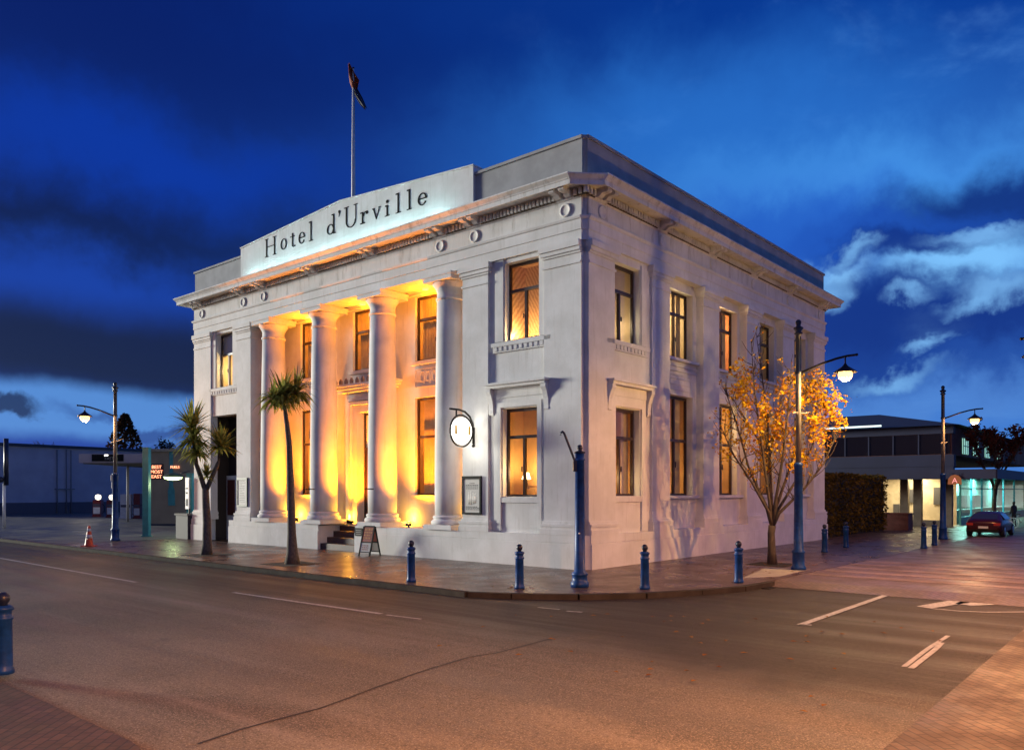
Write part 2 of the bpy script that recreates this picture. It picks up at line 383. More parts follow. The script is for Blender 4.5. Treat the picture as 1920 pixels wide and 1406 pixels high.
# paved side street: raised table with a ramp, and the brick footway of its far corner
mb = MB(True)
mb.face([(-4.51, 1.1, -.004), (-14, 1.1, -.004), (-14, 90, -.004), (-4.51, 90, -.004)])
mb.face([(-4.51, .45, ROADZ+.006), (-14, .45, ROADZ+.006), (-14, 1.1, -.004), (-4.51, 1.1, -.004)])
M_BRICK2 = mat('street_brick', (0.2, 0.12, 0.09), 0.5, fn=brick_fn((0.19, 0.125, 0.105, 1), (0.14, 0.095, 0.085, 1), (0.06, 0.045, 0.04, 1), 2.2, R_(45), (0.35, 0.6)))
gobj(mb, 'paved_street', M_BRICK2)
M_BRICK3 = mat('corner_brick', (0.15, 0.09, 0.065), 0.55, spec=.3, fn=brick_fn((0.115, 0.070, 0.048, 1), (0.075, 0.046, 0.034, 1), (0.028, 0.022, 0.018, 1), 2.2, R_(45), (0.4, 0.7)))
mb = MB(True)
for v0 in (2.6, 3.7, 4.8, 5.9, 7.0):  # paler brick bands across the side street
    mb.box(-9.5, -4.6, v0, v0+.42, -.003, 0.002)
gobj(mb, 'pale_brick_bands', mat('band_brick', (0.24, 0.16, 0.13), 0.55, fn=brick_fn((0.30, 0.20, 0.165, 1), (0.24, 0.165, 0.14, 1), (0.09, 0.07, 0.06, 1), 2.6, 0.0, (0.4, 0.6))))
mb = MB(True)
mb.face([(-9.75, -12, ROADZ+.012), (-60, -12, ROADZ+.012), (-60, .4, ROADZ+.012), (-9.7, .4, ROADZ+.012)])
gobj(mb, 'brick_corner', M_BRICK3)
mb = MB(True)
mb.face([(-14, .4, .01), (-60, .4, .01), (-60, 90, .01), (-14, 90, .01)])
gobj(mb, 'footway', M_BRICK)
mb = MB(True)
arc = [(-5.0-.9*math.cos(a), -14.3+.75*math.sin(a)) for a in [math.pi*.5*i/6 for i in range(7)]]
mb.prism(arc + [(40, -13.55), (40, -40), (-5.9, -40)], ROADZ-.02, ROADZ+.05)
gobj(mb, 'near_footway', M_BRICK3)
# petrol station forecourt
mb = MB(True); mb.face([(20.6, -4.75, .006), (90, -4.75, .006), (90, 60, .006), (20.6, 60, .006)])
gobj(mb, 'forecourt', mat('forecourt_concrete', (0.10, 0.10, 0.095), 0.6, fn=var(0.6, 0.4, 0.3, 40, rough=(0.35, 0.7))))
# painted markings
def stroke(mb, pts, w, z):
    for a, b in zip(pts[:-1], pts[1:]):
        d = Vector((b[0]-a[0], b[1]-a[1])).normalized(); n = Vector((-d.y, d.x))*w/2
        mb.face([(a[0]+n.x, a[1]+n.y, z), (b[0]+n.x, b[1]+n.y, z), (b[0]-n.x, b[1]-n.y, z), (a[0]-n.x, a[1]-n.y, z)])
ZM = ROADZ + .009
def uvs(pts): return [UV(x, y, ZM) for x, y in pts]
mb = MB(True)
stroke(mb, uvs([(-150, 1019), (0, 1046), (255, 1091)]), .10, ZM)
stroke(mb, uvs([(437, 1110), (560, 1128), (715, 1150)]), .10, ZM)
stroke(mb, uvs([(725, 1152), (790, 1160)]), .06, ZM)
stroke(mb, uvs([(1500, 1171), (1688, 1106)]), .12, ZM)
stroke(mb, uvs([(1498, 1170), (1522, 1171)]), .08, ZM)
stroke(mb, uvs([(1695, 1249), (1740, 1215), (1778, 1191)]), .06, ZM)
stroke(mb, uvs([(1708, 1252), (1752, 1218), (1766, 1204)]), .07, ZM)
stroke(mb, uvs([(1008, 1138), (1050, 1142)]), .05, ZM); stroke(mb, uvs([(1062, 1145), (1092, 1147)]), .07, ZM)
stroke(mb, uvs([(1745, 1140), (1800, 1145), (1850, 1147), (1990, 1146)]), .08, ZM)
mb.face([(*p, ZM) for p in uvs([(1718, 1136), (1816, 1119), (1826, 1128), (1745, 1140)])])
mb.face([(*p, ZM) for p in uvs([(1790, 1131), (1816, 1122), (1865, 1133), (1820, 1135)])])
gobj(mb, 'road_markings', M_MARK)
mb = MB(True)
crk = uvs([(370, 1392), (450, 1365), (530, 1344), (600, 1325), (655, 1306), (700, 1288), (780, 1260), (812, 1250), (845, 1240), (880, 1230), (930, 1222), (985, 1208), (1035, 1195)])
stroke(mb, [(a+random.uniform(-.012, .012), b) for a, b in crk], .032, ROADZ+.003)
gobj(mb, 'road_seam', mat('tar', (0.012, 0.010, 0.009), 0.6))
# pale kerb-ramp slab at the crossing and small fallen leaves
mb = MB(True); mb.prism(uvs([(1392, 1091), (1462, 1088), (1513, 1075), (1440, 1069)]), -.05, 0.004)
gobj(mb, 'ramp_slab', M_CONC)
mb = MB(True)
for i in range(160):
    if i < 90: u, v = random.gauss(-3.0, 1.2), random.gauss(4.0, 1.8); z = .012
    elif i < 110: u, v = random.gauss(-1.2, .25), random.gauss(-4.0, .2); z = .012
    else: u, v = random.uniform(-9, -3), random.uniform(-9, -3); z = ROADZ+.02
    if u > -.25 and v > -.25: continue
    if z > 0 and (u < -4.4 or v < -4.9): continue
    a = random.uniform(0, 6.28); s = random.uniform(.03, .06); c_, s_ = math.cos(a)*s, math.sin(a)*s
    mb.face([(u+c_, v+s_, z), (u-s_*.6, v+c_*.6, z+.012), (u-c_, v-s_, z), (u+s_*.6, v-c_*.6, z+.008)])
stuff(mb.build('fallen_leaves', leaf_mat('dry_leaf', (0.30, 0.15, 0.04, 1), (0.16, 0.06, 0.02, 1), 0.1), None, C, (0, 0, YAW)))

# ================================================================== HOTEL
W, D, UC = 19.75, 17.2, 9.9
hotel = thing('hotel_building', 'large white two storey classical hotel with four columns on the street corner', 'hotel', C, YAW)
def hb(mb, name, m, parent=None): return mb.build(name, m, parent or hotel)
def loop(o, c=.13):
    """footprint offset outward by o, with the small recessed splay on the street corner"""
    return [(c, -o), (c, .05-o), (.05-o, c), (-o, c), (-o, D+o), (W+o, D+o), (W+o, -o)]
def ring(mb, prof):
    rs = []
    for o, z in prof: rs.append([mb.v((p[0], p[1], z)) for p in loop(o)])
    for a, b in zip(rs[:-1], rs[1:]):
        n = len(a)
        for i in range(n): mb.bm.faces.new((a[i], a[(i+1)%n], b[(i+1)%n], b[i]))
    return rs
def wall(mb, side, off, t0, t1, z0, z1, openings, depth):
    """flat wall with openings; side F = front (t along u), S = side street (t along v); reveals go inwards"""
    ts = sorted({t0, t1, *[x for q in openings for x in q[:2]]}); zs = sorted({z0, z1, *[x for q in openings for x in q[2:]]})
    pt = (lambda t, d, z: (t, off+d, z)) if side == 'F' else (lambda t, d, z: (off+d, t, z))
    for a, b in zip(ts[:-1], ts[1:]):
        for c, e in zip(zs[:-1], zs[1:]):
            m, n = (a+b)/2, (c+e)/2
            if any(q[0] < m < q[1] and q[2] < n < q[3] for q in openings): continue
            mb.face([pt(a, 0, c), pt(b, 0, c), pt(b, 0, e), pt(a, 0, e)])
    for a, b, c, e in openings:
        for (p, q) in (((a, c), (a, e)), ((a, e), (b, e)), ((b, e), (b, c)), ((b, c), (a, c))):
            mb.face([pt(p[0], 0, p[1]), pt(q[0], 0, q[1]), pt(q[0], depth, q[1]), pt(p[0], depth, p[1])])

# --- plinth
mb = MB(True)
STEP0, STEP1, DOOR0, DOOR1 = 9.12, 11.12, 16.48, 18.72
def plinth_run(u0, u1, v1):
    mb.box(u0, u1, -.10, v1, 0, .63); mb.box(u0+.0, u1-.0, -.075, v1-.01, .66, .86); mb.box(u0, u1, -.055, v1-.02, .62, .67)
plinth_run(.14, STEP0, 1.25); plinth_run(STEP1, 16.9, 1.25); plinth_run(18.76, W+.1, 1.25)
mb.box(-.10, .5, .14, D+.1, 0, .63); mb.box(-.055, .5, .14, D+.05, .62, .67); mb.box(-.075, .49, .14, D+.07, .66, .86)
mb.prism([(.14, -.05), (-.05, .14), (.14, .14)], 0, .86)
mb.box(STEP0, STEP1, 1.0, 1.24, 0, .84)
hb(mb, 'plinth', M_WALL)
mb = MB(True)
for k in range(4): mb.box(STEP0+.01, STEP1-.01, .02+.27*k, 1.26, .20*k, .20*(k+1)+(.005 if k < 3 else -.02))
hb(mb, 'entrance_steps', M_STEP)

# --- openings
FU = (1.57, 2.77, 6.12, 8.25); FL = (1.62, 2.85, 1.84, 4.26)
FU2 = (16.88, 18.08, 6.12, 8.25)
mb = MB(True)
wall(mb, 'F', .08, .13, 3.4, .84, 8.42, [FU, FL], .30)
hb(mb, 'front_wall', M_WALL); mb = MB(True)
wall(mb, 'F', .08, 16.3, W-.02, .0, 8.42, [FU2, (DOOR0, DOOR1, 0, 5.0)], .30)
hb(mb, 'front_wall', M_WALL)
PV = 1.2           # portico back wall
pw = [c for c in (6.68, UC, 13.05)]
POU = [(c-.95, c+.95, 6.2, 8.3) for c in pw]; POL = [(pw[0]-.95, pw[0]+.95, 1.86, 5.02), (pw[2]-.95, pw[2]+.95, 1.86, 5.02)]
PDO = (UC-.72, UC+.72, .84, 4.75)
mb = MB(True); wall(mb, 'F', PV, 4.2, 15.6, .84, 8.5, POU + POL + [PDO], .22); hb(mb, 'portico_wall', M_WALL)
SB = [(4.27, 6.34), (7.5, 9.55), (10.66, 12.74), (13.88, 15.92)]
S1U = (1.45, 2.72, 6.05, 8.15); S1L = (1.45, 2.72, 1.86, 4.24)
mb = MB(True)
wall(mb, 'S', .08, .13, 3.3, .84, 8.42, [S1U, S1L], .32)
sops = []
for a, b in SB: sops += [(a+.04, b-.20, 6.0, 8.1), (a+.04, b-.20, 1.86, 4.9)]
wall(mb, 'S', .25, 3.28, D-.05, .84, 8.42, sops, .26)
wall(mb, 'F', D-.02, .0, W, 0, 9.0, [], 0); wall(mb, 'S', W-.02, 0, D, 0, 9.0, [], 0)
hb(mb, 'side_wall', M_WALL)

# --- pilasters
def pilaster_boxes(mb, u0, u1, v0, v1, zc=8.38, out=('f',)):
    """rectangular pier with base and cap mouldings; the mouldings stand out on every open face"""
    def blk(e, z0, z1):
        mb.box(u0-(e if 'r' in out else 0), u1+(e if 'l' in out else 0), v0-(e if 'f' in out else 0), v1+(e if 'b' in out else 0), z0, z1)
    blk(0, .86, zc)
    blk(.085, .861, 1.0); blk(.065, 1.0, 1.07); blk(.085, 1.07, 1.14); blk(.035, 1.14, 1.21)
    blk(.03, 7.80, 7.86); blk(.035, 8.06, 8.12); blk(.075, 8.12, 8.22); blk(.115, 8.22, zc-.003)
def pil(name, *a, **k):
    mb = MB(True); pilaster_boxes(mb, *a, **k); return hb(mb, name, M_WALL)
pil('pilaster', .14, 1.34, 0, .3, out=('f', 'l')); pil('pilaster', 3.33, 4.32, 0, PV, out=('f', 'l', 'r'))
pil('pilaster', 15.48, 16.46, 0, PV, out=('f', 'l', 'r')); pil('pilaster', 18.42, W, 0, .3, out=('f', 'r'))
pil('pilaster', 0, .3, .14, 1.34, out=('r', 'b'))
for a, b in ((3.26, 4.27), (6.38, 7.48), (9.58, 10.64), (12.76, 13.86), (15.94, D)):
    pil('pilaster', 0, .42, a, b, out=('r', 'f', 'b'))

# --- columns
def column(u, v=.42):
    mb = MB(True)
    mb.lathe([(.465, 1.24), (.475, 1.9), (.47, 3.2), (.45, 5.0), (.425, 6.6), (.405, 7.66)], (u, v, 0), 32)
    o = hb(mb, 'column', M_WALL)
    mb = MB(True); mb.box(u-.58, u+.58, v-.58, v+.58, .862, 1.0)
    mb.lathe([(.56, 1.0), (.58, 1.04), (.58, 1.09), (.55, 1.13), (.51, 1.15), (.51, 1.18), (.53, 1.20), (.53, 1.23), (.50, 1.26), (.466, 1.28)], (u, v, 0), 32)
    hb(mb, 'column_base', M_WALL, o)
    mb = MB(True); mb.lathe([(.40, 7.64), (.44, 7.66), (.44, 7.71), (.405, 7.73), (.405, 7.92), (.43, 7.95), (.43, 7.98), (.46, 8.02), (.53, 8.13), (.545, 8.17)], (u, v, 0), 32)
    mb.box(u-.58, u+.58, v-.58, v+.58, 8.17, 8.375)
    mb.box(u-.60, u+.60, v-.60, v+.60, 8.30, 8.36)
    hb(mb, 'column_capital', M_WALL, o)
for u in (5.22, 8.33, 11.47, 14.58): column(u)

# --- portico floor and ceiling
mb = MB(True); mb.box(4.3, STEP0, -.02, PV, .80, .855); mb.box(STEP1, 15.5, -.02, PV, .80, .855); hb(mb, 'portico_floor', M_CONC)
mb = MB(True)
mb.box(4.33, 15.47, .62, PV-.002, 8.46, 8.5)
mb.box(4.33, 15.47, 1.08, PV-.004, 8.32, 8.46); mb.box(4.33, 15.47, .98, PV-.006, 8.40, 8.461)
for u in (6.78, 9.9, 13.02): mb.box(u-.9, u+.9, .68, .95, 8.40, 8.463)
hb(mb, 'portico_ceiling', M_WALL)
for u in (6.78, 9.9, 13.02):  # lamps added to fill the upper portico wall with amber light
    mb = MB(True); mb.lathe([(.02, 8.33), (.10, 8.34), (.11, 8.40), (.11, 8.462)], (u, .86, 0), 16); hb(mb, 'added_ceiling_light', emis('added_ceiling_lens', (1, .42, .04), 4))
    light('added_ceiling_glow', 'POINT', (-u, .86, 8.05), 95, (1.0, .28, .003), .10, hotel)

# --- entablature: architrave, frieze, bed, corona, then blocking course / parapet
mb = MB(True); ring(mb, [(-.80, 8.38), (.0, 8.38), (.0, 8.64), (.025, 8.645), (.025, 8.90), (.055, 8.92), (.075, 8.97), (.075, 9.0), (0, 9.005)])
hb(mb, 'architrave', M_WALL)
mb = MB(True); ring(mb, [(0, 9.0), (0, 9.44), (.04, 9.46), (.06, 9.50)])
hb(mb, 'frieze', M_GRIM)
mb = MB(True)
ring(mb, [(.055, 9.49), (.055, 9.66), (.12, 9.69), (.46, 9.69), (.46, 9.645), (.50, 9.645), (.50, 9.765), (.515, 9.77), (.525, 9.80), (.58, 9.86), (.60, 9.88), (.60, 9.915), (.52, 9.92), (.50, 9.80), (-.05, 9.82)])
cornice = hb(mb, 'cornice', M_GRIM)
MF = [.62, 3.83, 5.22, 8.33, 11.47, 14.58, 15.97, 19.1]; MS = [.62, 3.75, 6.93, 10.1, 13.3, 16.57]
def dentil_run(a, b, front):
    mb = MB(True); n = max(1, int((b-a+.05)/.125)); p = (b-a+.05)/n
    for i in range(n):
        t = a+i*p
        if front: mb.box(t, t+.075, -.13, -.05, 9.50, 9.655)
        else: mb.box(-.13, -.05, t, t+.075, 9.50, 9.655)
    mb.mi = 1  # darker brown backing strip behind the dentils
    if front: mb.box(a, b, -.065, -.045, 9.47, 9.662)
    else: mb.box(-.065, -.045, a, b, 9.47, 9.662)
    hb(mb, 'dentil_course', [M_GRIM, mat('dark_brown_plaster', (0.16, 0.125, 0.08), .9, fn=var(3, .5))], cornice)
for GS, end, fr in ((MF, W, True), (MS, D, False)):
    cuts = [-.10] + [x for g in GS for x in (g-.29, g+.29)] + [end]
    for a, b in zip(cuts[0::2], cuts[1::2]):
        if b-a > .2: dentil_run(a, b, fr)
for g in MF:
    for s in (-.155, .155):
        mb = MB(True); a = g+s
        mb.extr([(-.44, 9.60), (-.44, 9.688), (-.05, 9.688), (-.05, 9.50), (-.16, 9.50), (-.24, 9.57), (-.40, 9.57)], a-.085, a+.085, 'x')
        mb.box(a-.10, a+.10, -.45, -.05, 9.66, 9.689)
        hb(mb, 'modillion', M_GRIM, cornice)
for g in MS:
    for s in (-.155, .155):
        mb = MB(True); a = g+s
        mb.extr([(-.44, 9.60), (-.44, 9.688), (-.05, 9.688), (-.05, 9.50), (-.16, 9.50), (-.24, 9.57), (-.40, 9.57)], a-.085, a+.085, 'y')
        mb.box(-.45, -.05, a-.10, a+.10, 9.66, 9.689)
        hb(mb, 'modillion', M_GRIM, cornice)
for g in (.62, 3.83, 5.22, 14.58, 15.97, 19.1):
    mb = MB(True); mb.lathe([(.18, .0), (.172, -.04), (.14, -.045), (.12, -.025), (.02, -.025)], (g, 0.002, 9.21), 28, 'y'); hb(mb, 'frieze_roundel', M_WALL)
for g in (.72, 3.85, 7.0, 10.1, 13.3, 16.6):
    mb = MB(True); mb.lathe([(.18, .0), (.172, -.04), (.14, -.045), (.12, -.025), (.02, -.025)], (0.002, g, 9.21), 28, 'x'); hb(mb, 'frieze_roundel', M_WALL)
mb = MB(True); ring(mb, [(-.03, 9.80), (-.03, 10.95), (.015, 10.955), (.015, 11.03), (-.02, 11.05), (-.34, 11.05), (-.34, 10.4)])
hb(mb, 'parapet', mat('parapet_shade_grey', (0.40, 0.40, 0.40), .85, fn=var(1.2, .22)))  # the parapet's shade is put into this darker grey base colour
mb = MB(True); mb.face([(-.02+.3, .3, 10.42), (W-.3, .3, 10.42), (W-.3, D-.3, 10.42), (.3, D-.3, 10.42)]); hb(mb, 'roof', M_GREY)

# --- gabled name panel with its lettering
SU0, SU1 = 3.84, 16.06
mb = MB(True)
mb.extr([(SU0, 9.80), (SU1, 9.80), (SU1, 11.26), (UC+.03, 11.62), (SU0, 11.2)], -.06, .30, 'y')
panel = hb(mb, 'name_panel', mat('panel_plaster', (0.74, 0.76, 0.76), 0.8, fn=plaster))
mb = MB(True)
mb.extr([(SU0-.02, 11.2), (UC+.03, 11.62), (SU1+.02, 11.26), (SU1+.02, 11.30), (UC+.03, 11.665), (SU0-.02, 11.24)], -.085, .325, 'y')
hb(mb, 'coping', M_WALL, panel)
M_INK = mat('letter_black', (0.015, 0.012, 0.011), 0.9, spec=0.1)
def glyph(ch, u_left, u_right, zb, h):
    """condensed high-contrast serif capitals and small letters, raised off the panel; x runs with the reading direction (-u)"""
    mb = MB(True); w = u_left - u_right; d0, d1 = -.075, -.058
    X = lambda x: u_left - x*w
    def rect(x0, x1, z0, z1): mb.box(X(x1), X(x0), d0, d1, zb+z0*h, zb+z1*h)
    def poly(pts): mb.extr([(X(x), zb+z*h) for x, z in pts], d0, d1, 'y')
    def arc(cx, cz, rx, rz, a0, a1, tk, tn, n=22):
        for i in range(n):
            A, B = a0+(a1-a0)*i/n, a0+(a1-a0)*(i+1)/n; q = []
            ta, tb = tn+(tk-tn)*abs(math.cos(A))**1.5, tn+(tk-tn)*abs(math.cos(B))**1.5
            tz = lambda tt: tt*w/h
            q = [(cx+rx*math.cos(A), cz+rz*math.sin(A)), (cx+rx*math.cos(B), cz+rz*math.sin(B)),
                 (cx+(rx-tb)*math.cos(B), cz+(rz-tz(tb))*math.sin(B)), (cx+(rx-ta)*math.cos(A), cz+(rz-tz(ta))*math.sin(A))]
            poly(q)
    st = .068/w; ser = .024/h; hl = .028/w
    if ch == 'H':
        rect(.10, .10+st, 0, 1); rect(.90-st, .90, 0, 1); rect(.10, .90, .52, .52+ser)
        for a in (0, 1-.2-st):
            rect(a, a+.2+st, 0, ser); rect(a, a+.2+st, 1-ser, 1)
    elif ch == 'U':
        rect(.12, .12+st, .33, 1); rect(.86-hl, .86, .33, 1)
        rect(.0, .24+st, 1-ser, 1); rect(.74-hl, .98, 1-ser, 1)
        arc(.49, .33, .37, .33, math.pi, 2*math.pi, st*.95, hl)
    elif ch in 'oe':
        arc(.5, .5, .5, .5, 0 if ch == 'o' else .0, 2*math.pi if ch == 'o' else 2*math.pi-.55, st, hl)
        if ch == 'e': rect(.12, .96, .5, .5+ser*1.4)
    elif ch == 'l':
        rect(.5-st/2, .5+st/2, 0, 1); rect(0, 1, 0, ser); rect(.0, .5, 1-ser*1.6, 1)
    elif ch == 'i':
        rect(.5-st/2, .5+st/2, 0, .66); rect(0, 1, 0, ser); rect(.05, .5, .66-ser*1.5, .66)
        mb.lathe([(.055, d0), (.055, d1)], (X(.5), 0, zb+.88*h), 14, 'y')
    elif ch == 't':
        rect(.4, .4+st, .06, 1); rect(.05, .9, .74, .74+ser); arc(.72, .12, .34, .12, math.pi*1.05, 2*math.pi*.97, st*.6, hl*.9, 10)
    elif ch == 'd':
        rect(.80-st*.6, .80+st*.4, 0, 1); rect(.55, .8, 1-ser*1.6, 1); rect(.75, 1.0, 0, ser*1.3); arc(.42, .26, .42, .27, .25, 2*math.pi-.25, st, hl)
    elif ch == 'r':
        rect(.22, .22+st, 0, 1); rect(0, .44+st, 0, ser*1.3); rect(.02, .22, 1-ser*1.6, 1); arc(.68, .62, .32, .36, .9, math.pi, st*.7, hl, 10)
        mb.lathe([(.055, d0), (.055, d1)], (X(.86), 0, zb+.86*h), 12, 'y')
    elif ch == 'v':
        poly([(.08, 1), (.08+st, 1), (.52+st*.35, 0), (.50-st*.2, 0)]); poly([(.92-hl, 1), (.92, 1), (.55, 0), (.55-hl, 0)])
        rect(0, .16+st, 1-ser*1.3, 1); rect(.76, 1, 1-ser*1.3, 1)
    elif ch == "'":
        mb.lathe([(.05, d0), (.05, d1)], (X(.5), 0, zb+h*.8), 14, 'y'); poly([(.5, .8), (.95, .8), (.35, .1)])
    hb(mb, 'letter', M_INK, panel)
for a in (('H', 14.39, 13.66, 10.60, .66), ('o', 13.38, 13.00, 10.66, .40), ('t', 12.80, 12.48, 10.64, .50), ('e', 12.27, 11.89, 10.65, .41), ('l', 11.66, 11.42, 10.64, .68),
          ('d', 10.64, 10.16, 10.63, .66), ("'", 10.04, 9.88, 11.10, .24), ('U', 9.70, 8.98, 10.63, .72), ('r', 8.86, 8.47, 10.62, .38), ('v', 8.26, 7.86, 10.62, .37),
          ('i', 7.64, 7.42, 10.60, .52), ('l', 7.13, 6.90, 10.58, .62), ('l', 6.62, 6.39, 10.57, .62), ('e', 6.13, 5.73, 10.56, .38)): glyph(*a)
# long fluorescent batten standing on the cornice that washes the name panel
mb = MB(True)
for k in range(8):
    u = 4.75+k*1.37; mb.box(u, u+1.30, -.33, -.27, 9.825, 9.845)
f = hb(mb, 'light_batten', M_BLACK)
mb = MB(True)
for k in range(8): mb.tube([(4.80+k*1.37, -.30, 9.868), (5.98+k*1.37, -.30, 9.868)], .02, 6)
hb(mb, 'fluorescent_tube', emis('cyan_tube', (.50, .95, 1.0), 60), f)

# --- windows: dark frame, glass, and the lit room one sees through it
def room_mat(name, c): return mat(name, c, 0.9, fn=var(2.5, 0.12))
def wallpaper(t, b):
    tc = t.add('ShaderNodeTexCoord')
    mp = t.add('ShaderNodeMapping', inp={0: tc.outputs['Object'], 2: (0.0, 0.5, 0.5), 3: (1, 1, 1)})
    wv = t.add('ShaderNodeTexWave', inp={'Vector': mp.outputs[0], 'Scale': 3.2, 'Distortion': 3.0, 'Detail': 2.0, 'Detail Scale': 2.0})
    t.l.new(t.mix(wv.outputs['Fac'], (0.62, 0.40, 0.20, 1), (0.40, 0.22, 0.09, 1)), b.inputs['Base Color'])
WP = mat('patterned_wallpaper', (0.5, 0.3, 0.15), 0.9, fn=wallpaper)
CREAM = room_mat('cream_wall', (0.72, 0.58, 0.36)); ORNG = room_mat('apricot_wall', (0.62, 0.30, 0.14)); AMBR = room_mat('amber_wall', (0.60, 0.36, 0.12))
WARM = (1.0, 0.66, 0.30)
def window(side, t0, t1, z0, z1, dv, trans=None, mull=None, mull_top=True, room=CREAM, depth=1.5, pad=.15, P_=40, lpos=None, blind=None, curt=(), fw=.06, lc=WARM):
    pt = (lambda t, d, z: (t, dv+d, z)) if side == 'F' else (lambda t, d, z: (dv+d, t, z))
    def bx(mb, a, b, d0, d1, c, e):
        p, q = pt(a, d0, c), pt(b, d1, e); mb.box(p[0], q[0], p[1], q[1], p[2], q[2])
    mb = MB(True)
    bx(mb, t0, t0+fw, 0, .07, z0, z1); bx(mb, t1-fw, t1, 0, .07, z0, z1)
    bx(mb, t0+fw, t1-fw, 0, .07, z0, z0+fw); bx(mb, t0+fw, t1-fw, 0, .07, z1-fw*1.3, z1)
    if trans: bx(mb, t0+fw, t1-fw, -.012, .08, trans-.04, trans+.04)
    if mull:
        bx(mb, mull-.035, mull+.035, -.006, .075, z0+fw, (z1-fw*1.3) if (mull_top or not trans) else trans-.04)
        bx(mb, mull+.05, mull+.075, -.03, .0, z0+(z1-z0)*.28, z0+(z1-z0)*.34)
    w = hb(mb, 'window', M_FRAME)
    mb = MB(True); mb.face([pt(t0+fw, .045, z0+fw), pt(t1-fw, .045, z0+fw), pt(t1-fw, .045, z1-fw), pt(t0+fw, .045, z1-fw)]); hb(mb, 'pane', GLASS, w)
    a, b, c, e, n = t0-pad, t1+pad, z0-.25, z1+.12, .085
    mb = MB(True)
    mb.face([pt(a, depth, c), pt(b, depth, c), pt(b, depth, e), pt(a, depth, e)])
    mb.face([pt(a, n, c), pt(a, depth, c), pt(a, depth, e), pt(a, n, e)]); mb.face([pt(b, n, c), pt(b, depth, c), pt(b, depth, e), pt(b, n, e)])
    mb.face([pt(a, n, e), pt(a, depth, e), pt(b, depth, e), pt(b, n, e)]); mb.face([pt(a, n, c), pt(a, depth, c), pt(b, depth, c), pt(b, n, c)])
    for q0, q1, r0, r1 in ((a, t0, c, e), (t1, b, c, e), (t0, t1, c, z0), (t0, t1, z1, e)):
        mb.face([pt(q0, n, r0), pt(q1, n, r0), pt(q1, n, r1), pt(q0, n, r1)])
    # skirting and picture rail give the room a scale
    bx(mb, a, b, depth-.04, depth-.005, c+.55, c+.6)
    hb(mb, 'lit_room', room, w)
    for (c0, c1) in curt:
        mb = MB(True); N = 14; amp = .035
        for i in range(N):
            x0, x1 = c0+(c1-c0)*i/N, c0+(c1-c0)*(i+1)/N
            d0, d1 = .17+amp*(i % 2), .17+amp*((i+1) % 2)
            mb.face([pt(x0, d0, z0-.1), pt(x1, d1, z0-.1), pt(x1, d1, z1+.05), pt(x0, d0, z1+.05)])
        hb(mb, 'curtain', M_CURT, w)
    if blind:
        mb = MB(True); bx(mb, t0+fw, t1-fw, .075, .10, blind, z1-fw); hb(mb, 'blind', M_BLIND, w)
    if P_:
        lp = lpos or ((t0+t1)/2, depth*.55, z0+(z1-z0)*.72); q = pt(*lp)
        light('room_light', 'POINT', (-q[0], q[1], q[2]), P_, lc, .10, w)
    return w
def sillbox(side, t0, t1, z0, z1, d0, d1, name='sill'):
    mb = MB(True)
    if side == 'F': mb.box(t0, t1, d0, d1, z0, z1)
    else: mb.box(d0, d1, t0, t1, z0, z1)
    hb(mb, name, M_WALL)
RM = 52
window('F', *FU, .26, trans=7.50, mull=2.17, mull_top=False, room=WP, depth=.85, pad=.12, P_=RM*1.7, lpos=(2.6, .25, 6.3))
window('F', *FL, .26, trans=3.48, mull=2.23, mull_top=False, room=AMBR, depth=.85, pad=.1, P_=RM*1.1, lpos=(2.3, .3, 2.55), lc=(1, .62, .26))
window('F', *FU2, .26, trans=7.42, mull=17.48, mull_top=False, room=CREAM, depth=.7, pad=.12, P_=RM*1.1, blind=7.4, lpos=(17.4, .4, 6.9), lc=(1, .68, .28))
window('S', *S1U, .28, trans=7.44, mull=2.0, mull_top=False, room=CREAM, depth=.85, pad=.1, P_=RM*1.5, lpos=(2.25, .42, 6.75), lc=(1, .74, .42))
window('S', *S1L, .28, trans=3.45, mull=2.0, mull_top=False, room=AMBR, depth=.85, pad=.1, P_=RM*.8, lpos=(1.72, .45, 2.35), curt=((2.35, 2.7),))
sty = [dict(room=CREAM, P_=RM*1.4, lc=(1, .76, .44), curt=((5.75, 6.03),)), dict(room=ORNG, P_=RM*2.2, curt=((7.55, 7.75), (8.95, 9.24))), dict(room=CREAM, P_=RM*.10, curt=((11.9, 12.4),)), dict(room=CREAM, P_=RM*.3, curt=((13.95, 14.4), (15.2, 15.6)))]
stl = [dict(room=AMBR, P_=RM*.9, lpos=(4.75, .5, 2.35), curt=((4.95, 5.35), (5.5, 6.0))), dict(room=AMBR, P_=RM*1.8, lpos=(8.0, .8, 4.0), curt=((8.1, 8.5),)), dict(room=AMBR, P_=RM*.5, curt=((11.5, 12.0),)), dict(room=AMBR, P_=RM*.3, curt=((14.0, 14.5),))]
for (a, b), s1, s2 in zip(SB, sty, stl):
    m = a+(b-a)*.52
    window('S', a+.04, b-.20, 6.0, 8.1, .46, trans=7.42, mull=m, pad=.1, depth=1.4, **s1)
    window('S', a+.04, b-.20, 1.86, 4.9, .46, trans=3.55, mull=m, pad=.1, depth=1.4, **s2)
    sillbox('S', a-.01, b+.0, 5.92, 6.0, .10, .48); sillbox('S', a-.01, b, 5.76, 5.80, .19, .26, 'moulding'); sillbox('S', a-.01, b, 5.62, 5.66, .19, .26, 'moulding')
    sillbox('S', a-.01, b+.0, 1.77, 1.86, .10, .48)
    mb = MB(True)
    for zz in (5.05, 5.22, 5.39, 5.50): mb.box(.225, .26, a+.1, b-.30, zz, zz+.025)
    hb(mb, 'spandrel_panel', M_WALL)
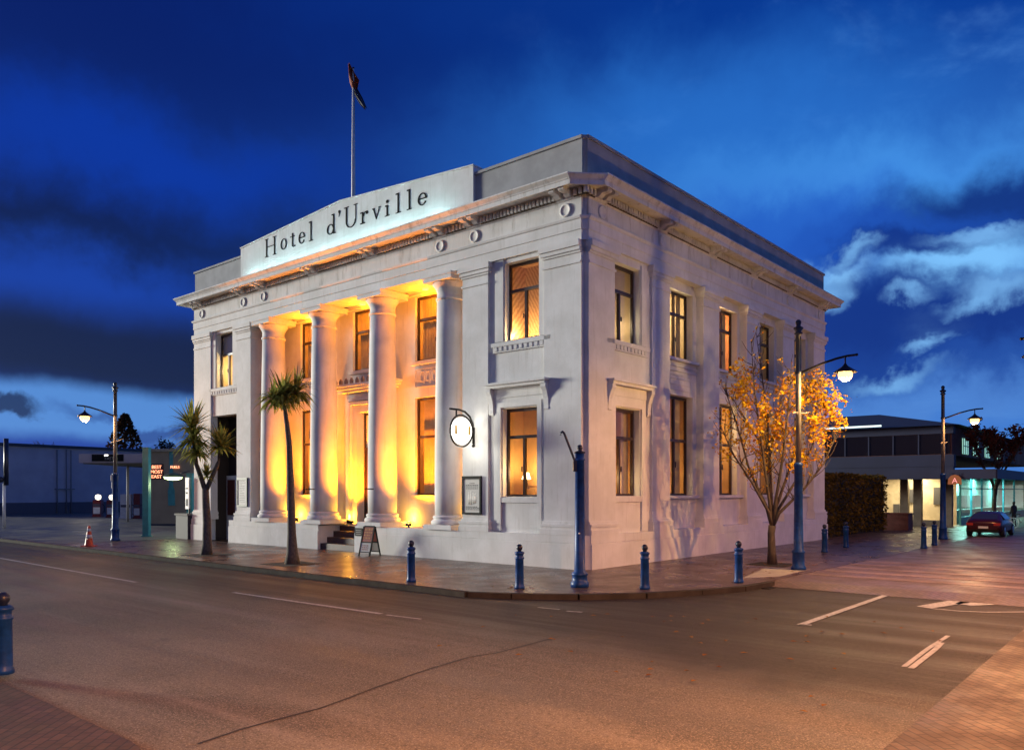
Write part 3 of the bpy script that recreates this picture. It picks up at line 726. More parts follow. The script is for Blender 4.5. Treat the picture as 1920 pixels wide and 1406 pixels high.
for q in POU: window('F', *q, PV+.1, trans=7.55, mull=(q[0]+q[1])/2, room=AMBR, depth=1.4, P_=RM*(1.6 if q is POU[0] else .9), lc=(1, .55, .16), curt=((q[0]+.9, q[1]-.1), (q[0]+.1, q[0]+.4)))
for q in POL: window('F', *q, PV+.1, trans=3.75, mull=(q[0]+q[1])/2, room=AMBR, depth=1.4, P_=RM*1.0, lc=(1, .55, .16), curt=((q[1]-.75, q[1]-.15),))
for q in POU: sillbox('F', q[0]-.12, q[1]+.12, 6.08, 6.195, PV-.09, PV+.2)
for q in POL: sillbox('F', q[0]-.12, q[1]+.12, 1.74, 1.855, PV-.09, PV+.2)
# fret panels between the storeys of the portico
def fret(mb, u0, u1, z0, z1, d0, d1):
    e = .025
    mb.box(u0, u1, d0, d1, z0, z0+e); mb.box(u0, u1, d0, d1, z1-e, z1); mb.box(u0, u0+e, d0, d1, z0+e, z1-e); mb.box(u1-e, u1, d0, d1, z0+e, z1-e)
    u = u0+.09
    while u < u1-.3:
        mb.box(u, u+e, d0, d1, z0+.1, z1-.1); mb.box(u+e, u+.16, d0, d1, z1-.1-e, z1-.1); mb.box(u+.16, u+.16+e, d0, d1, z0+.18, z1-.1); mb.box(u+.08, u+.16, d0, d1, z0+.18, z0+.18+e); u += .27
for c in (pw[0], pw[2]):
    mb = MB(True); fret(mb, c-.95, c+.95, 5.35, 5.95, PV-.03, PV-.002); hb(mb, 'fret_panel', M_WALL)
# entrance: moulded surround, shelf hood with a little cresting, dark door
mb = MB(True)
for e, pr in ((.62, .05), (.5, .09), (.36, .12)):
    a, b, zt = UC-.72-e, UC+.72+e, 4.75+e
    for p0, p1, q0, q1 in ((a, a+.11, .86, zt), (b-.11, b, .86, zt), (a+.11, b-.11, zt-.11, zt)): mb.box(p0, p1, PV-pr, PV-.002, q0, q1)
hb(mb, 'door_surround', M_WALL)
mb = MB(True)
mb.box(8.25, 11.55, PV-.42, PV-.002, 5.62, 5.70); mb.box(8.32, 11.48, PV-.34, PV-.004, 5.54, 5.62); mb.box(8.4, 11.4, PV-.22, PV-.006, 5.44, 5.54)
hood = hb(mb, 'door_hood', M_WALL)
for i in range(11):
    mb = MB(True); u = 8.4+i*.3; mb.extr([(u-.06, 5.70), (u+.06, 5.70), (u+.075, 5.82), (u, 5.92), (u-.075, 5.82)], PV-.36, PV-.30, 'y'); hb(mb, 'cresting', mat('cresting_stone', (0.30, 0.22, 0.18), 0.8), hood)
mb = MB(True)
mb.box(UC-.72, UC-.64, PV+.30, PV+.40, .86, 4.75); mb.box(UC+.64, UC+.72, PV+.30, PV+.40, .86, 4.75); mb.box(UC-.64, UC+.64, PV+.30, PV+.40, 4.66, 4.75); mb.box(UC-.64, UC+.64, PV+.30, PV+.40, 3.42, 3.52)
mb.box(UC-.64, UC-.01, PV+.33, PV+.38, .87, 3.42); mb.box(UC+.01, UC+.64, PV+.33, PV+.38, .87, 3.42)
door = hb(mb, 'entrance_door', M_FRAME)
mb = MB(True)
for s in (-.33, .33):
    for z0, z1 in ((1.05, 1.7), (1.85, 3.3)): mb.box(UC+s-.22, UC+s+.22, PV+.315, PV+.329, z0, z1)
hb(mb, 'door_panel', mat('dark_wood', (0.07, 0.025, 0.018), 0.45), door)
mb = MB(True); mb.box(UC+.06, UC+.10, PV+.26, PV+.32, 1.9, 2.2); hb(mb, 'door_handle', mat('brass', (0.6, 0.4, 0.12), 0.3, 1.0), door)
mb = MB(True); mb.face([(UC-.64, PV+.36, 3.52), (UC+.64, PV+.36, 3.52), (UC+.64, PV+.36, 4.66), (UC-.64, PV+.36, 4.66)]); hb(mb, 'fanlight', emis('dim_amber', (0.9, 0.42, 0.08), .22), door)
mb = MB(True); mb.box(UC-.72, UC-.70, PV+.22, PV+.3, .86, 4.75); mb.box(UC+.70, UC+.72, PV+.22, PV+.3, .86, 4.75); mb.box(UC-.72, UC+.72, PV+.22, PV+.3, 4.73, 4.75)
hb(mb, 'door_reveal', M_WALL)
# --- window surrounds with bracketed hoods (front and side bays)
def hooded(side, t0, t1, z0, z1, face=.08):
    def bx(mb, a, b, d0, d1, c, e):
        if side == 'F': mb.box(a, b, d0, d1, c, e)
        else: mb.box(d0, d1, a, b, c, e)
    mb = MB(True); f = face
    for e, pr in ((.30, .035), (.17, .06)):
        bx(mb, t0-e, t0-e+.14, f-pr, f-.002, .9, z1+e-.14); bx(mb, t1+e-.14, t1+e, f-pr, f-.002, .9, z1+e-.14)
        bx(mb, t0-e, t1+e, f-pr-.001, f-.002, z1+e-.14, z1+e)
    bx(mb, t0-.03, t1+.03, f-.05, f-.003, z0-.16, z0-.02)
    bx(mb, t0, t1, f-.012, f-.001, 1.0, z0-.16)
    s = hb(mb, 'window_surround', M_WALL)
    mb = MB(True)
    bx(mb, t0-.30, t1+.30, f-.06, f-.004, z1+.30, z1+.56)
    bx(mb, t0-.42, t1+.42, f-.24, f-.002, z1+.56, z1+.64); bx(mb, t0-.47, t1+.47, f-.30, f-.003, z1+.64, z1+.70)
    h = hb(mb, 'window_hood', M_WALL, s)
    for tc in (t0-.36, t1+.36):
        mb = MB(True)
        prof = [(f-.004, z1+.56), (f-.22, z1+.56), (f-.23, z1+.47), (f-.17, z1+.36), (f-.11, z1+.18), (f-.09, z1-.02), (f-.10, z1-.10), (f-.06, z1-.16), (f-.004, z1-.16)]
        mb.extr(prof, tc-.08, tc+.08, 'x' if side == 'F' else 'y')
        hb(mb, 'console_bracket', M_WALL, s)
hooded('F', FL[0], FL[1], 1.84, 4.26); hooded('S', S1L[0], S1L[1], 1.86, 4.24)
# plain raised frames of the upper corner windows, dentilled sills
for side, (t0, t1, z0, z1) in (('F', FU), ('F', FU2), ('S', S1U)):
    mb = MB(True)
    def bx(a, b, d0, d1, c, e):
        if side == 'F': mb.box(a, b, d0, d1, c, e)
        else: mb.box(d0, d1, a, b, c, e)
    for a, b in ((t0-.34, t0-.04), (t1+.04, t1+.34)): bx(a, b, .045, .079, z0+.0, z1+.12)
    bx(t0-.45, t1+.45, -.0, .078, z0-.14, z0-.03); bx(t0-.40, t1+.40, .03, .077, z0-.30, z0-.14)
    k = t0-.36
    while k < t1+.3: bx(k, k+.10, .005, .03, z0-.26, z0-.15); k += .18
    hb(mb, 'window_surround', M_WALL)
# --- carriage door opening in the left bay
mb = MB(True)
mb.box(DOOR0, DOOR1, .95, 1.0, 2.62, 5.0); mb.box(DOOR0, DOOR0+.02, .38, 1.0, 0, 5.0); mb.box(DOOR1-.02, DOOR1, .38, 1.0, 0, 5.0); mb.box(DOOR0, DOOR1, .38, 1.0, 4.97, 5.0)
sd = hb(mb, 'side_entrance', mat('dark_timber', (0.03, 0.018, 0.015), 0.6))
mb = MB(True)
mb.box(17.85, 17.95, .82, .94, 0, 2.62); mb.box(16.55, 16.65, .82, .94, 0, 2.62); mb.box(16.65, 17.85, .82, .94, 2.52, 2.62)
hb(mb, 'door_frame', M_WHITE, sd)
mb = MB(True); mb.box(16.65, 17.85, .88, .93, .02, 2.52)
for k in range(7): mb.box(16.70+k*.165, 16.715+k*.165, .868, .885, .05, 2.5)
hb(mb, 'green_door', mat('green_door_paint', (0.025, 0.055, 0.045), 0.45, fn=var(3, .3)), sd)
mb = MB(True); mb.box(17.95, 18.70, .86, .94, 0, 2.62); hb(mb, 'side_panel', M_WHITE, sd)
mb = MB(True); mb.box(18.05, 18.6, .84, .859, 1.0, 2.45)
for zz in (1.25, 1.55, 1.85, 2.15): mb.box(18.05, 18.6, .83, .84, zz, zz+.02)
hb(mb, 'shutter', mat('red_brown_shutter', (0.09, 0.02, 0.015), 0.5), sd)
# thin rod hooks on the columns and a small wall bracket
for u in (8.33, 11.47):
    mb = MB(True); mb.tube([(u-.1, -.05, 2.06), (u-.1, -.36, 2.06)], .02); mb.ball((u-.1, -.38, 2.06), .03, 8); hb(mb, 'wall_hook', M_DARKM)

# lamps on the portico floor: a small glowing one at the foot of the wall beside each column, a flood nearer the front of each bay
for i, (u, uv_) in enumerate(((4.60, 1.0), (7.70, 1.0), (10.84, 1.0), (13.96, 1.0))):
    lb = ['in the gap beside the framed poster', 'behind the column right of the steps', 'behind the column left of the steps', 'behind the column furthest left'][i]
    t = thing('uplight', 'small amber uplight against the wall ' + lb, 'uplight', P(u, uv_, .856), YAW, 'uplights on the portico floor')
    mb = MB(); mb.lathe([(.07, 0), (.07, .015), (.05, .03), (.065, .05), (.07, .13), (.06, .14)], seg=14); mb.build('housing', M_BLACK, t)
    mb = MB(); mb.lathe([(.055, .141), (.05, .15), (.02, .155)], seg=14); mb.build('lens', emis('amber_lens', (1, .62, .12), 6), t)
    light('uplight_glow', 'POINT', (0, .02, .24), 34, (1.0, .44, .03), .05, t)
    if i == 0: light('uplight_beam', 'SPOT', (0, -.1, .22), 1200, (1.0, .33, .008), .05, t, Euler((R_(178), 0, 0)), R_(60), 1.0)
for i, (u, uv_) in enumerate(((6.95, .30), (10.2, .62), (13.2, .30))):
    lb = ['before the right hand portico window', 'at the top of the entrance steps', 'before the left hand portico window'][i]
    t = thing('floodlight', 'small black floodlight on the portico floor ' + lb, 'floodlight', P(u, uv_, .856), YAW, 'floodlights on the portico floor')
    mb = MB(); mb.box(-.08, .08, -.05, .05, .05, .13); mb.box(-.02, .02, -.02, .02, 0, .05); mb.box(-.06, .06, -.05, .05, 0, .012); mb.build('housing', M_BLACK, t)
    mb = MB(); mb.box(-.07, .07, -.04, .04, .131, .136); mb.build('lens', MATS['amber_lens'], t)
    light('flood_beam', 'SPOT', (0, 0, .17), UP_P, (1.0, .26, .002), .10, t, Euler((R_(172), 0, 0)), R_(104), 1.0)

# ================================================================== THINGS ON THE HOTEL FRONT
hs = thing('hanging_sign', 'round glowing white sign in a black scroll bracket beside the right hand column', 'sign', P(3.86, 0, 3.67), YAW)
mb = MB()      # local: -y is out from the wall
ringp = [(0, -.52+.44*math.cos(a), .44*math.sin(a)) for a in [2*math.pi*i/36 for i in range(37)]]
mb.tube(ringp, .028, 6); mb.build('ring', M_DARKM, hs)
mb = MB()
mb.tube([(0, -.04, -.34), (0, -.035, 0), (0, -.06, .22), (0, -.18, .42), (0, -.38, .545), (0, -.62, .585), (0, -.98, .585)], .03, 6)
mb.tube([(0, -.72, .58), (0, -.72, .40)], .025, 6); mb.box(-.03, .03, -.03, .0, -.42, .12); mb.ball((0, -.04, -.40), .045, 8)
mb.build('bracket', M_DARKM, hs)
mb = MB(); mb.lathe([(.37, -.055), (.385, 0), (.37, .055)], (0, -.52, 0), 32, 'x'); mb.build('sign_face', emis('sign_glow', (1.0, .96, .86), 1.7), hs)
for y0 in (-.83, -.30):
    mb = MB(); mb.box(-.062, .062, y0, y0+.09, -.10, .14); mb.build('emblem', mat('emblem_gold', (0.5, 0.3, 0.05), 0.4), hs)
light('sign_light', 'POINT', (.0, -.52, -.48), 16, (1, .95, .82), .2, hs); light('sign_light', 'POINT', (0.16, -.5, .15), 12, (1, .95, .82), .2, hs)

def board(name, label, cat, u0, u1, z0, z1, v, fm, content):
    t = thing(name, label, cat, P((u0+u1)/2, v, z0), YAW); fm = M_BLACK if fm is M_DARKM else fm; w = (u1-u0)/2; h = z1-z0
    mb = MB(); e = .055
    mb.box(-w, -w+e, -.05, -.002, 0, h); mb.box(w-e, w, -.05, -.002, 0, h); mb.box(-w+e, w-e, -.05, -.002, 0, e); mb.box(-w+e, w-e, -.05, -.002, h-e*1.5, h); mb.build('frame', fm, t)
    mb = MB(); mb.box(-w+e, w-e, -.03, -.004, e, h-e*1.5); mb.build('sheet', M_PAPER, t)
    mb = MB(); content(mb, w-e, h); mb.build('print', [mat('grey_ink', (0.10, 0.10, 0.10), .6), mat('pale_ink', (0.75, 0.72, 0.64), .6)], t)
    return t
def poster(mb, w, h):
    random.seed(3)
    for z, n in ((.80, 2), (.755, 4), (.715, 4), (.665, 5), (.19, 5), (.16, 5), (.12, 4)):
        x = -w*.72 if n > 2 else -w*.25
        while x < (w*.72 if n > 2 else w*.3):
            l = random.uniform(.03, .08); mb.box(x, x+l, -.034, -.0305, z*h, z*h+.022); x += l+.022
    mb.mi = 1
    for x, a, b in ((-.10, .26, .56), (-.02, .25, .58), (.07, .27, .54), (.14, .29, .52)):
        mb.lathe([(.035, a*h), (.045, (a+b)/2*h), (.03, b*h-.05), (.012, b*h-.03), (.028, b*h), (.012, b*h+.03)], (x, -.031, 0), 10, 'z', 1, .06)
def menu(mb, w, h):
    random.seed(5)
    for i in range(13):
        z = h*(.88-.06*i)
        x = -w*.6
        while x < (w*.5 if i not in (2, 6) else -w*.1):
            l = random.uniform(.03, .09); mb.box(x, x+l, -.034, -.0305, z, z+.016); x += l+.02
board('poster_frame', 'dark framed grey poster on the pier below the glowing round sign', 'poster', 3.56, 4.30, 1.33, 2.42, 0, M_DARKM, poster)
board('menu_frame', 'narrow dark framed menu board on the pier beside the dark side doorway', 'menu board', 15.66, 16.38, 1.40, 2.50, 0, mat('olive_frame', (0.06, 0.055, 0.03), .5), menu)
pq = thing('wall_plaque', 'small square black plaque on the white pedestal right of the steps', 'plaque', P(8.88, -.10, .54), YAW)
mb = MB(); mb.box(-.19, .19, -.025, -.002, 0, .26); mb.build('plate', M_BLACK, pq)
mb = MB()
for z in (.05, .11, .17): mb.box(-.13, .12, -.028, -.0255, z, z+.02)
mb.build('print', M_CONC, pq)

def text(name, body, size, m, parent, loc, rot=(R_(90), 0, 0), ext=.006, align='CENTER', sp=1.0):
    cu = bpy.data.curves.new(name, 'FONT'); cu.body = body; cu.size = size; cu.extrude = ext; cu.align_x = align; cu.space_line = sp; cu.resolution_u = 3
    tmp = bpy.data.objects.new(name, cu); COL.objects.link(tmp); cu.materials.append(m); bpy.context.view_layer.update()
    me = bpy.data.meshes.new_from_object(tmp.evaluated_get(bpy.context.evaluated_depsgraph_get())); bpy.data.objects.remove(tmp); me.name = name
    o = bpy.data.objects.new(name, me); COL.objects.link(o); o.parent = parent; o.location = loc; o.rotation_euler = rot; return o
ab = thing('sandwich_board', 'black framed pavement sandwich board with a red poster by the steps', 'sandwich board', G(693, 1041), YAW+R_(8))
for s, nm in ((-1, 'front_panel'), (1, 'back_panel')):
    mb = MB()
    def Q(x, z, d): return (x, s*(.24-.24*z/.92)+d*s, z)
    for x0, x1, z0, z1, dd in ((-.24, -.20, 0, .90, .0), (.20, .24, 0, .90, .0), (-.20, .20, .10, .13, 0), (-.20, .20, .40, .43, 0), (-.20, .20, .88, .92, 0)):
        for k in (0,):
            v = [mb.v(Q(x, z, d)) for d in (-.012, .018) for z in (z0, z1) for x in (x0, x1)]
            for q in ((0,1,3,2),(4,6,7,5),(0,4,5,1),(2,3,7,6),(0,2,6,4),(1,5,7,3)): mb.bm.faces.new([v[i] for i in q])
    f = mb.build(nm, M_BLACK, ab)
    mb = MB(); mb.face([Q(-.2, .43, .01), Q(.2, .43, .01), Q(.2, .88, .01), Q(-.2, .88, .01)]); mb.build('poster', mat('red_poster', (0.30, 0.035, 0.02), .5), f)
    mb = MB(); mb.face([Q(-.2, .13, .01), Q(.2, .13, .01), Q(.2, .40, .01), Q(-.2, .40, .01)]); mb.build('notice', M_PAPER, f)
    if s == -1:
        mb = MB(); random.seed(9)
        for z, hh in ((.77, .07), (.69, .05), (.61, .05), (.52, .05)):
            x = -.15
            while x < .13:
                l = random.uniform(.025, .05); v = [mb.v(Q(a, b, .014)) for a, b in ((x, z), (x+l, z), (x+l, z+hh), (x, z+hh))]; mb.bm.faces.new(v); x += l+.02
        mb.build('lettering', mat('orange_print', (0.65, 0.25, 0.06), .5), f)
        mb = MB()
        for z in (.18, .24, .30):
            x = -.14
            while x < .12:
                l = random.uniform(.03, .06); v = [mb.v(Q(a, b, .014)) for a, b in ((x, z), (x+l, z), (x+l, z+.03), (x, z+.03))]; mb.bm.faces.new(v); x += l+.025
        mb.build('small_print', MATS['red_poster'], f)

# flagpole on the roof and the ragged flag at its head
fp = P(10.25, .75, 0)
t = thing('flagpole', 'tall thin white flagpole rising from the roof behind the lit name panel', 'flagpole', (fp.x, fp.y, 10.42))
mb = MB(); mb.lathe([(.075, 0), (.065, 3.0), (.045, 5.0), (.03, 6.05)], seg=12); mb.build('pole', M_WHITE, t)
mb = MB(); mb.tube([(.06, -.02, .4), (.05, -.03, 3.0), (.035, -.02, 5.2)], .007, 4); mb.build('halyard', M_BLACK, t)
mb = MB(); mb.ball((0, 0, 6.08), .04, 8); mb.build('truck', M_DARKM, t)
fl = thing('flag', 'limp ragged flag, orange red above dark blue, at the top of the flagpole', 'flag', (fp.x, fp.y, 15.05))
def sheet(pts_l, pts_r, n=10):
    mb = MB(); rows = []
    for (a, b) in zip(pts_l, pts_r):
        row = []
        for i in range(n+1):
            s = i/n; x = a[0]+(b[0]-a[0])*s; z = a[1]+(b[1]-a[1])*s
            row.append((x, .10*math.sin(s*7+z*3)+.03*math.sin(s*17), z+.02*math.sin(s*9)))
        rows.append(row)
    for r0, r1 in zip(rows[:-1], rows[1:]):
        for i in range(n):
            for dy in (0,): mb.face([r0[i], r0[i+1], r1[i+1], r1[i]])
    bmesh.ops.remove_doubles(mb.bm, verts=mb.bm.verts, dist=1e-5)
    return mb
mb = sheet([(-.16, 1.55), (-.15, 1.25), (-.12, .95), (-.03, .72)], [(-.12, 1.58), (.06, 1.22), (.22, .98), (.14, .74)])
o = mb.build('upper_part', mat('orange_red_cloth', (0.38, 0.07, 0.02), .8, fn=var(6, .4)), fl, smooth=True); md = o.modifiers.new('thick', 'SOLIDIFY'); md.thickness = .012
mb = sheet([(-.03, .715), (.06, .50), (.22, .22), (.38, .04)], [(.14, .735), (.30, .46), (.40, .20), (.46, .06)])
o = mb.build('lower_part', mat('dark_blue_cloth', (0.012, 0.02, 0.05), .8), fl, smooth=True); md = o.modifiers.new('thick', 'SOLIDIFY'); md.thickness = .012

# table lamps seen in the windows
def table_lamp(label, u, v, z, h=.55):
    t = thing('table_lamp', label, 'table lamp', P(u, v, z), 0, 'table lamps in the hotel windows')
    mb = MB(); mb.lathe([(.09, 0), (.09, .02), (.03, .05), (.05, .14), (.03, .22), (.015, .28), (.015, h*.66)], seg=14); mb.build('base', mat('lamp_base', (0.10, 0.06, 0.04), .4), t)
    mb = MB(); mb.lathe([(.13, h*.6), (.07, h)], seg=18); mb.build('lamp_shade', emis('lamp_shade_glow', (1, .80, .45), 5.0), t)
table_lamp('glowing cream lamp standing in the upper window nearest the street corner', .72, 2.2, 6.25, .75)
table_lamp('bright lamp standing in the narrow lower window under the bracketed hood', .72, 1.95, 2.0, .7)
table_lamp('bright lamp in the tall lower side window beside the tree shadow', .78, 4.95, 2.0, .75)
table_lamp('low white lamp glowing inside the front window under the bracketed hood', 2.45, .62, 2.05, .45)

# ================================================================== STREET FURNITURE
bol = None
def bollard(loc, label, m=M_BLUE):
    global bol
    if bol is None:
        t = thing('bollard', label, 'bollard', loc, 0, 'blue bollards along the kerb')
        mb = MB(); mb.lathe([(.105, 0), (.105, .05), (.092, .07), (.09, .10), (.084, .60), (.097, .61), (.097, .635), (.083, .65), (.082, .70), (.10, .715), (.10, .745), (.06, .765)], seg=20); mb.build('post', M_BLUE, t)
        mb = MB(); mb.lathe([(.045, .76), (.04, .785), (.055, .80), (.066, .835), (.06, .875), (.035, .903), (.01, .912)], seg=18); mb.build('finial', M_NAVY, t)
        bol = t; return t
    t = copy_tree(bol); t.location = loc; t['label'] = label; return t
bollard(G(771, 1090), 'blue bollard furthest left, on the pavement in front of the right hand column')
bollard(G(974, 1103), 'blue bollard on the kerb, next one left of the tall hooked post')
bollard(G(1209, 1104), 'blue bollard standing right of the tall hooked post at the hotel corner')
bollard(G(1385, 1092), 'blue bollard beside the pale paved slab, left of the autumn tree')
bollard(G(1546, 1035), 'dark bollard in front of the far end of the hotel side wall')
bollard(G(1586, 1026), 'dark bollard standing in front of the clipped hedge')
bollard(G(1732, 1028), 'dark bollard at the crossing, left one of the pair beside the distant lamp post')
bollard(G(1752, 1022), 'dark bollard at the crossing, right one of the pair beside the distant lamp post')
b = bollard(G(6, 1262, ROADZ+.05), 'large near blue bollard cut off by the left edge of the picture'); b.scale = (1.06, 1.06, 1.0)

hp = thing('hooked_post', 'stout blue post with a black hooked arm on the pavement at the hotel corner', 'post', G(1087, 1100), 0)
mb = MB(); mb.lathe([(.19, 0), (.19, .10), (.16, .13), (.155, .24), (.17, .25), (.17, .29), (.115, .33), (.105, 1.2), (.095, 2.62), (.115, 2.63), (.115, 2.66), (.095, 2.68), (.095, 2.78)], seg=24); mb.build('post', M_BLUE, hp)
mb = MB(); mb.lathe([(.115, 2.78), (.115, 2.81), (.05, 2.83), (.045, 2.85), (.06, 2.88), (.062, 2.91), (.04, 2.95), (.01, 2.96)], seg=16); mb.build('finial', M_NAVY, hp)
mb = MB(); mb.tube([(-.06, -.02, 2.45), (-.10, -.03, 2.60), (-.20, -.05, 2.86), (-.31, -.07, 3.14), (-.335, -.075, 3.20), (-.365, -.08, 3.225), (-.40, -.085, 3.20), (-.405, -.085, 3.15)], .026, 7); mb.box(-.14, -.05, -.07, .03, 2.40, 2.62); mb.build('hooked_arm', M_NAVY, hp)
mb = MB(); mb.ball((-.02, -.115, 1.12), .018, 8); mb.build('rivet', M_WHITE, hp)

SOD = (1.0, 0.50, 0.17)
def street_lamp(loc, rz, power, label, color=(1.0, 0.46, 0.13), plates=False, spot=None, cone=178):
    t = thing('street_lamp', label, 'street lamp', loc, rz, 'blue street lamps with curved arms')
    mb = MB(); mb.lathe([(.18, 0), (.18, .08), (.15, .12), (.145, .42), (.165, .44), (.165, .47), (.12, .52), (.11, 1.2), (.098, 2.62), (.11, 2.63), (.11, 2.68), (.075, 2.72)], seg=20); mb.build('lower_pole', M_BLUE, t)
    mb = MB(); mb.lathe([(.068, 2.70), (.066, 4.9), (.062, 4.92), (.06, 6.0)], seg=16); mb.build('upper_pole', mat('grey_pole', (0.22, 0.21, 0.20), .45, .2, fn=var(4, .3)), t)
    mb = MB(); mb.lathe([(.064, 4.95), (.085, 4.96), (.085, 5.02), (.07, 5.04), (.066, 5.95), (.10, 5.97), (.10, 6.0), (.065, 6.03), (.12, 6.10), (.12, 6.13), (.06, 6.16), (.055, 6.2), (.07, 6.24), (.07, 6.29), (.03, 6.33)], seg=16); mb.build('finial', M_NAVY, t)
    mb = MB(); mb.tube([(.05, 0, 4.98), (.30, 0, 5.06), (.62, 0, 5.17), (.95, 0, 5.25), (1.20, 0, 5.285), (1.42, 0, 5.29)], [.034, .032, .03, .03, .03, .028], 7); mb.tube([(1.15, 0, 5.28), (1.15, 0, 5.08)], .018, 6); mb.ball((1.42, 0, 5.29), .036, 8); mb.build('arm', M_DARKM, t)
    mb = MB(); mb.lathe([(.03, 5.10), (.05, 5.06), (.08, 5.03), (.24, 4.92), (.27, 4.88), (.26, 4.88), (.07, 5.0)], (1.15, 0, 0), 20); mb.build('lamp_shade', M_DARKM, t)
    mb = MB(); mb.ball((1.15, 0, 4.83), .17, 16, 1, 1, .95); mb.build('bulb', emis('sodium_globe', (1.0, .52, .16), 3.4), t)
    if spot is not None: light('lamp_light', 'SPOT', (1.15, 0, 4.62), power, color, .07, t, Euler((0, -R_(spot), 0)), R_(cone), .22)
    else: light('lamp_light', 'POINT', (1.15, 0, 4.58), power, color, .09, t)
    mb = MB(); mb.tube([(0, .72, 4.04), (0, .45, 4.0), (0, .2, 3.98), (0, 0, 3.985), (0, -.25, 3.96), (0, -.42, 3.925)], .016, 6); mb.build('banner_rod', M_CONC, t)
    if plates:
        mb = MB(); mb.box(-.16, .12, -.13, -.11, 2.40, 2.62); mb.box(-.14, .10, -.12, -.10, 2.1, 2.36); mb.build('sign_plate', M_PAPER, t)
        mb = MB(); mb.box(-.03, .05, -.14, -.125, 2.16, 2.30); mb.box(-.10, .10, -.14, -.131, 2.44, 2.58); mb.build('sign_print', M_NAVY, t)
    return t
street_lamp(P(-4.06, 3.56), YAW, 620, 'lit blue street lamp standing beside the yellow autumn tree', (1.0, .60, .22))
street_lamp(P(21.02, -2.63), YAW-R_(90), 260, 'lit blue street lamp with white sign plates before the petrol station', plates=True)
street_lamp(P(-3.84, 19.98), YAW, 420, 'lit dark street lamp beside the pair of bollards at the far crossing')
street_lamp(P(-10.25, 3.80), YAW+R_(180), 1600, 'street lamp cut off by the right edge of the picture, its arm reaching in', (1.0, .40, .11), spot=9)
street_lamp(P(-12.3, -14.6), YAW+R_(90), 5800, 'lit blue street lamp on the near footway behind the photographer', (1.0, .40, .11), spot=0, cone=162)
street_lamp(P(-12.6, -4.4), YAW+R_(180), 1200, 'added unseen blue street lamp on the brick corner right of the picture', (1.0, .42, .12), spot=4)  # unseen lamp added for orange light on the road and side wall

cn = thing('traffic_cone', 'orange traffic cone with white bands standing at the kerb', 'traffic cone', G(167, 1024), 0)
mb = MB(); mb.lathe([(.175, .03), (.15, .035), (.14, .06), (.11, .26), (.075, .50), (.045, .72), (.03, .74)], seg=18); mb.build('cone', mat('orange_plastic', (0.65, 0.08, 0.02), .45), cn)
mb = MB(); mb.box(-.2, .2, -.2, .2, 0, .03); mb.build('base', mat('orange_plastic', 0), cn)
for z0, r0, z1, r1 in ((.30, .107, .42, .092), (.54, .073, .64, .062)):
    mb = MB(); mb.lathe([(r0, z0), (r1, z1)], seg=18); mb.build('band', M_WHITE, cn)

dg = thing('drain_grate', 'dark iron drain grate in the gutter right of the bollard by the pale slab', 'drain', G(1420, 1101, ROADZ), YAW)
mb = MB(); mb.box(-.34, .34, -.17, -.14, .0, .02); mb.box(-.34, .34, .14, .17, .0, .02); mb.box(-.34, -.31, -.14, .14, .0, .02); mb.box(.31, .34, -.14, .14, .0, .02)
for k in range(11): mb.box(-.285+k*.055, -.255+k*.055, -.14, .14, .004, .018)
mb.build('grating', M_DARKM, dg)
mb = MB(); mb.box(-.31, .31, -.14, .14, .0, .003); mb.build('sump', M_BLACK, dg)
# ================================================================== TREES
def leaf_quad(mb, p, s, rnd):
    d = Vector((rnd.gauss(0, 1), rnd.gauss(0, 1), rnd.gauss(0, .7))).normalized(); e = d.cross(Vector((rnd.gauss(0, 1), rnd.gauss(0, 1), rnd.gauss(0, 1)))).normalized()
    mb.face([tuple(p+d*s), tuple(p+e*s*.6), tuple(p-d*s), tuple(p-e*s*.6)])
def pit(loc, w, name='tree_pit'):
    mb = MB(); mb.box(-w, w, -w, w, .002, .008); return structure(mb.build(name, M_SOIL, None, loc, (0, 0, YAW)))
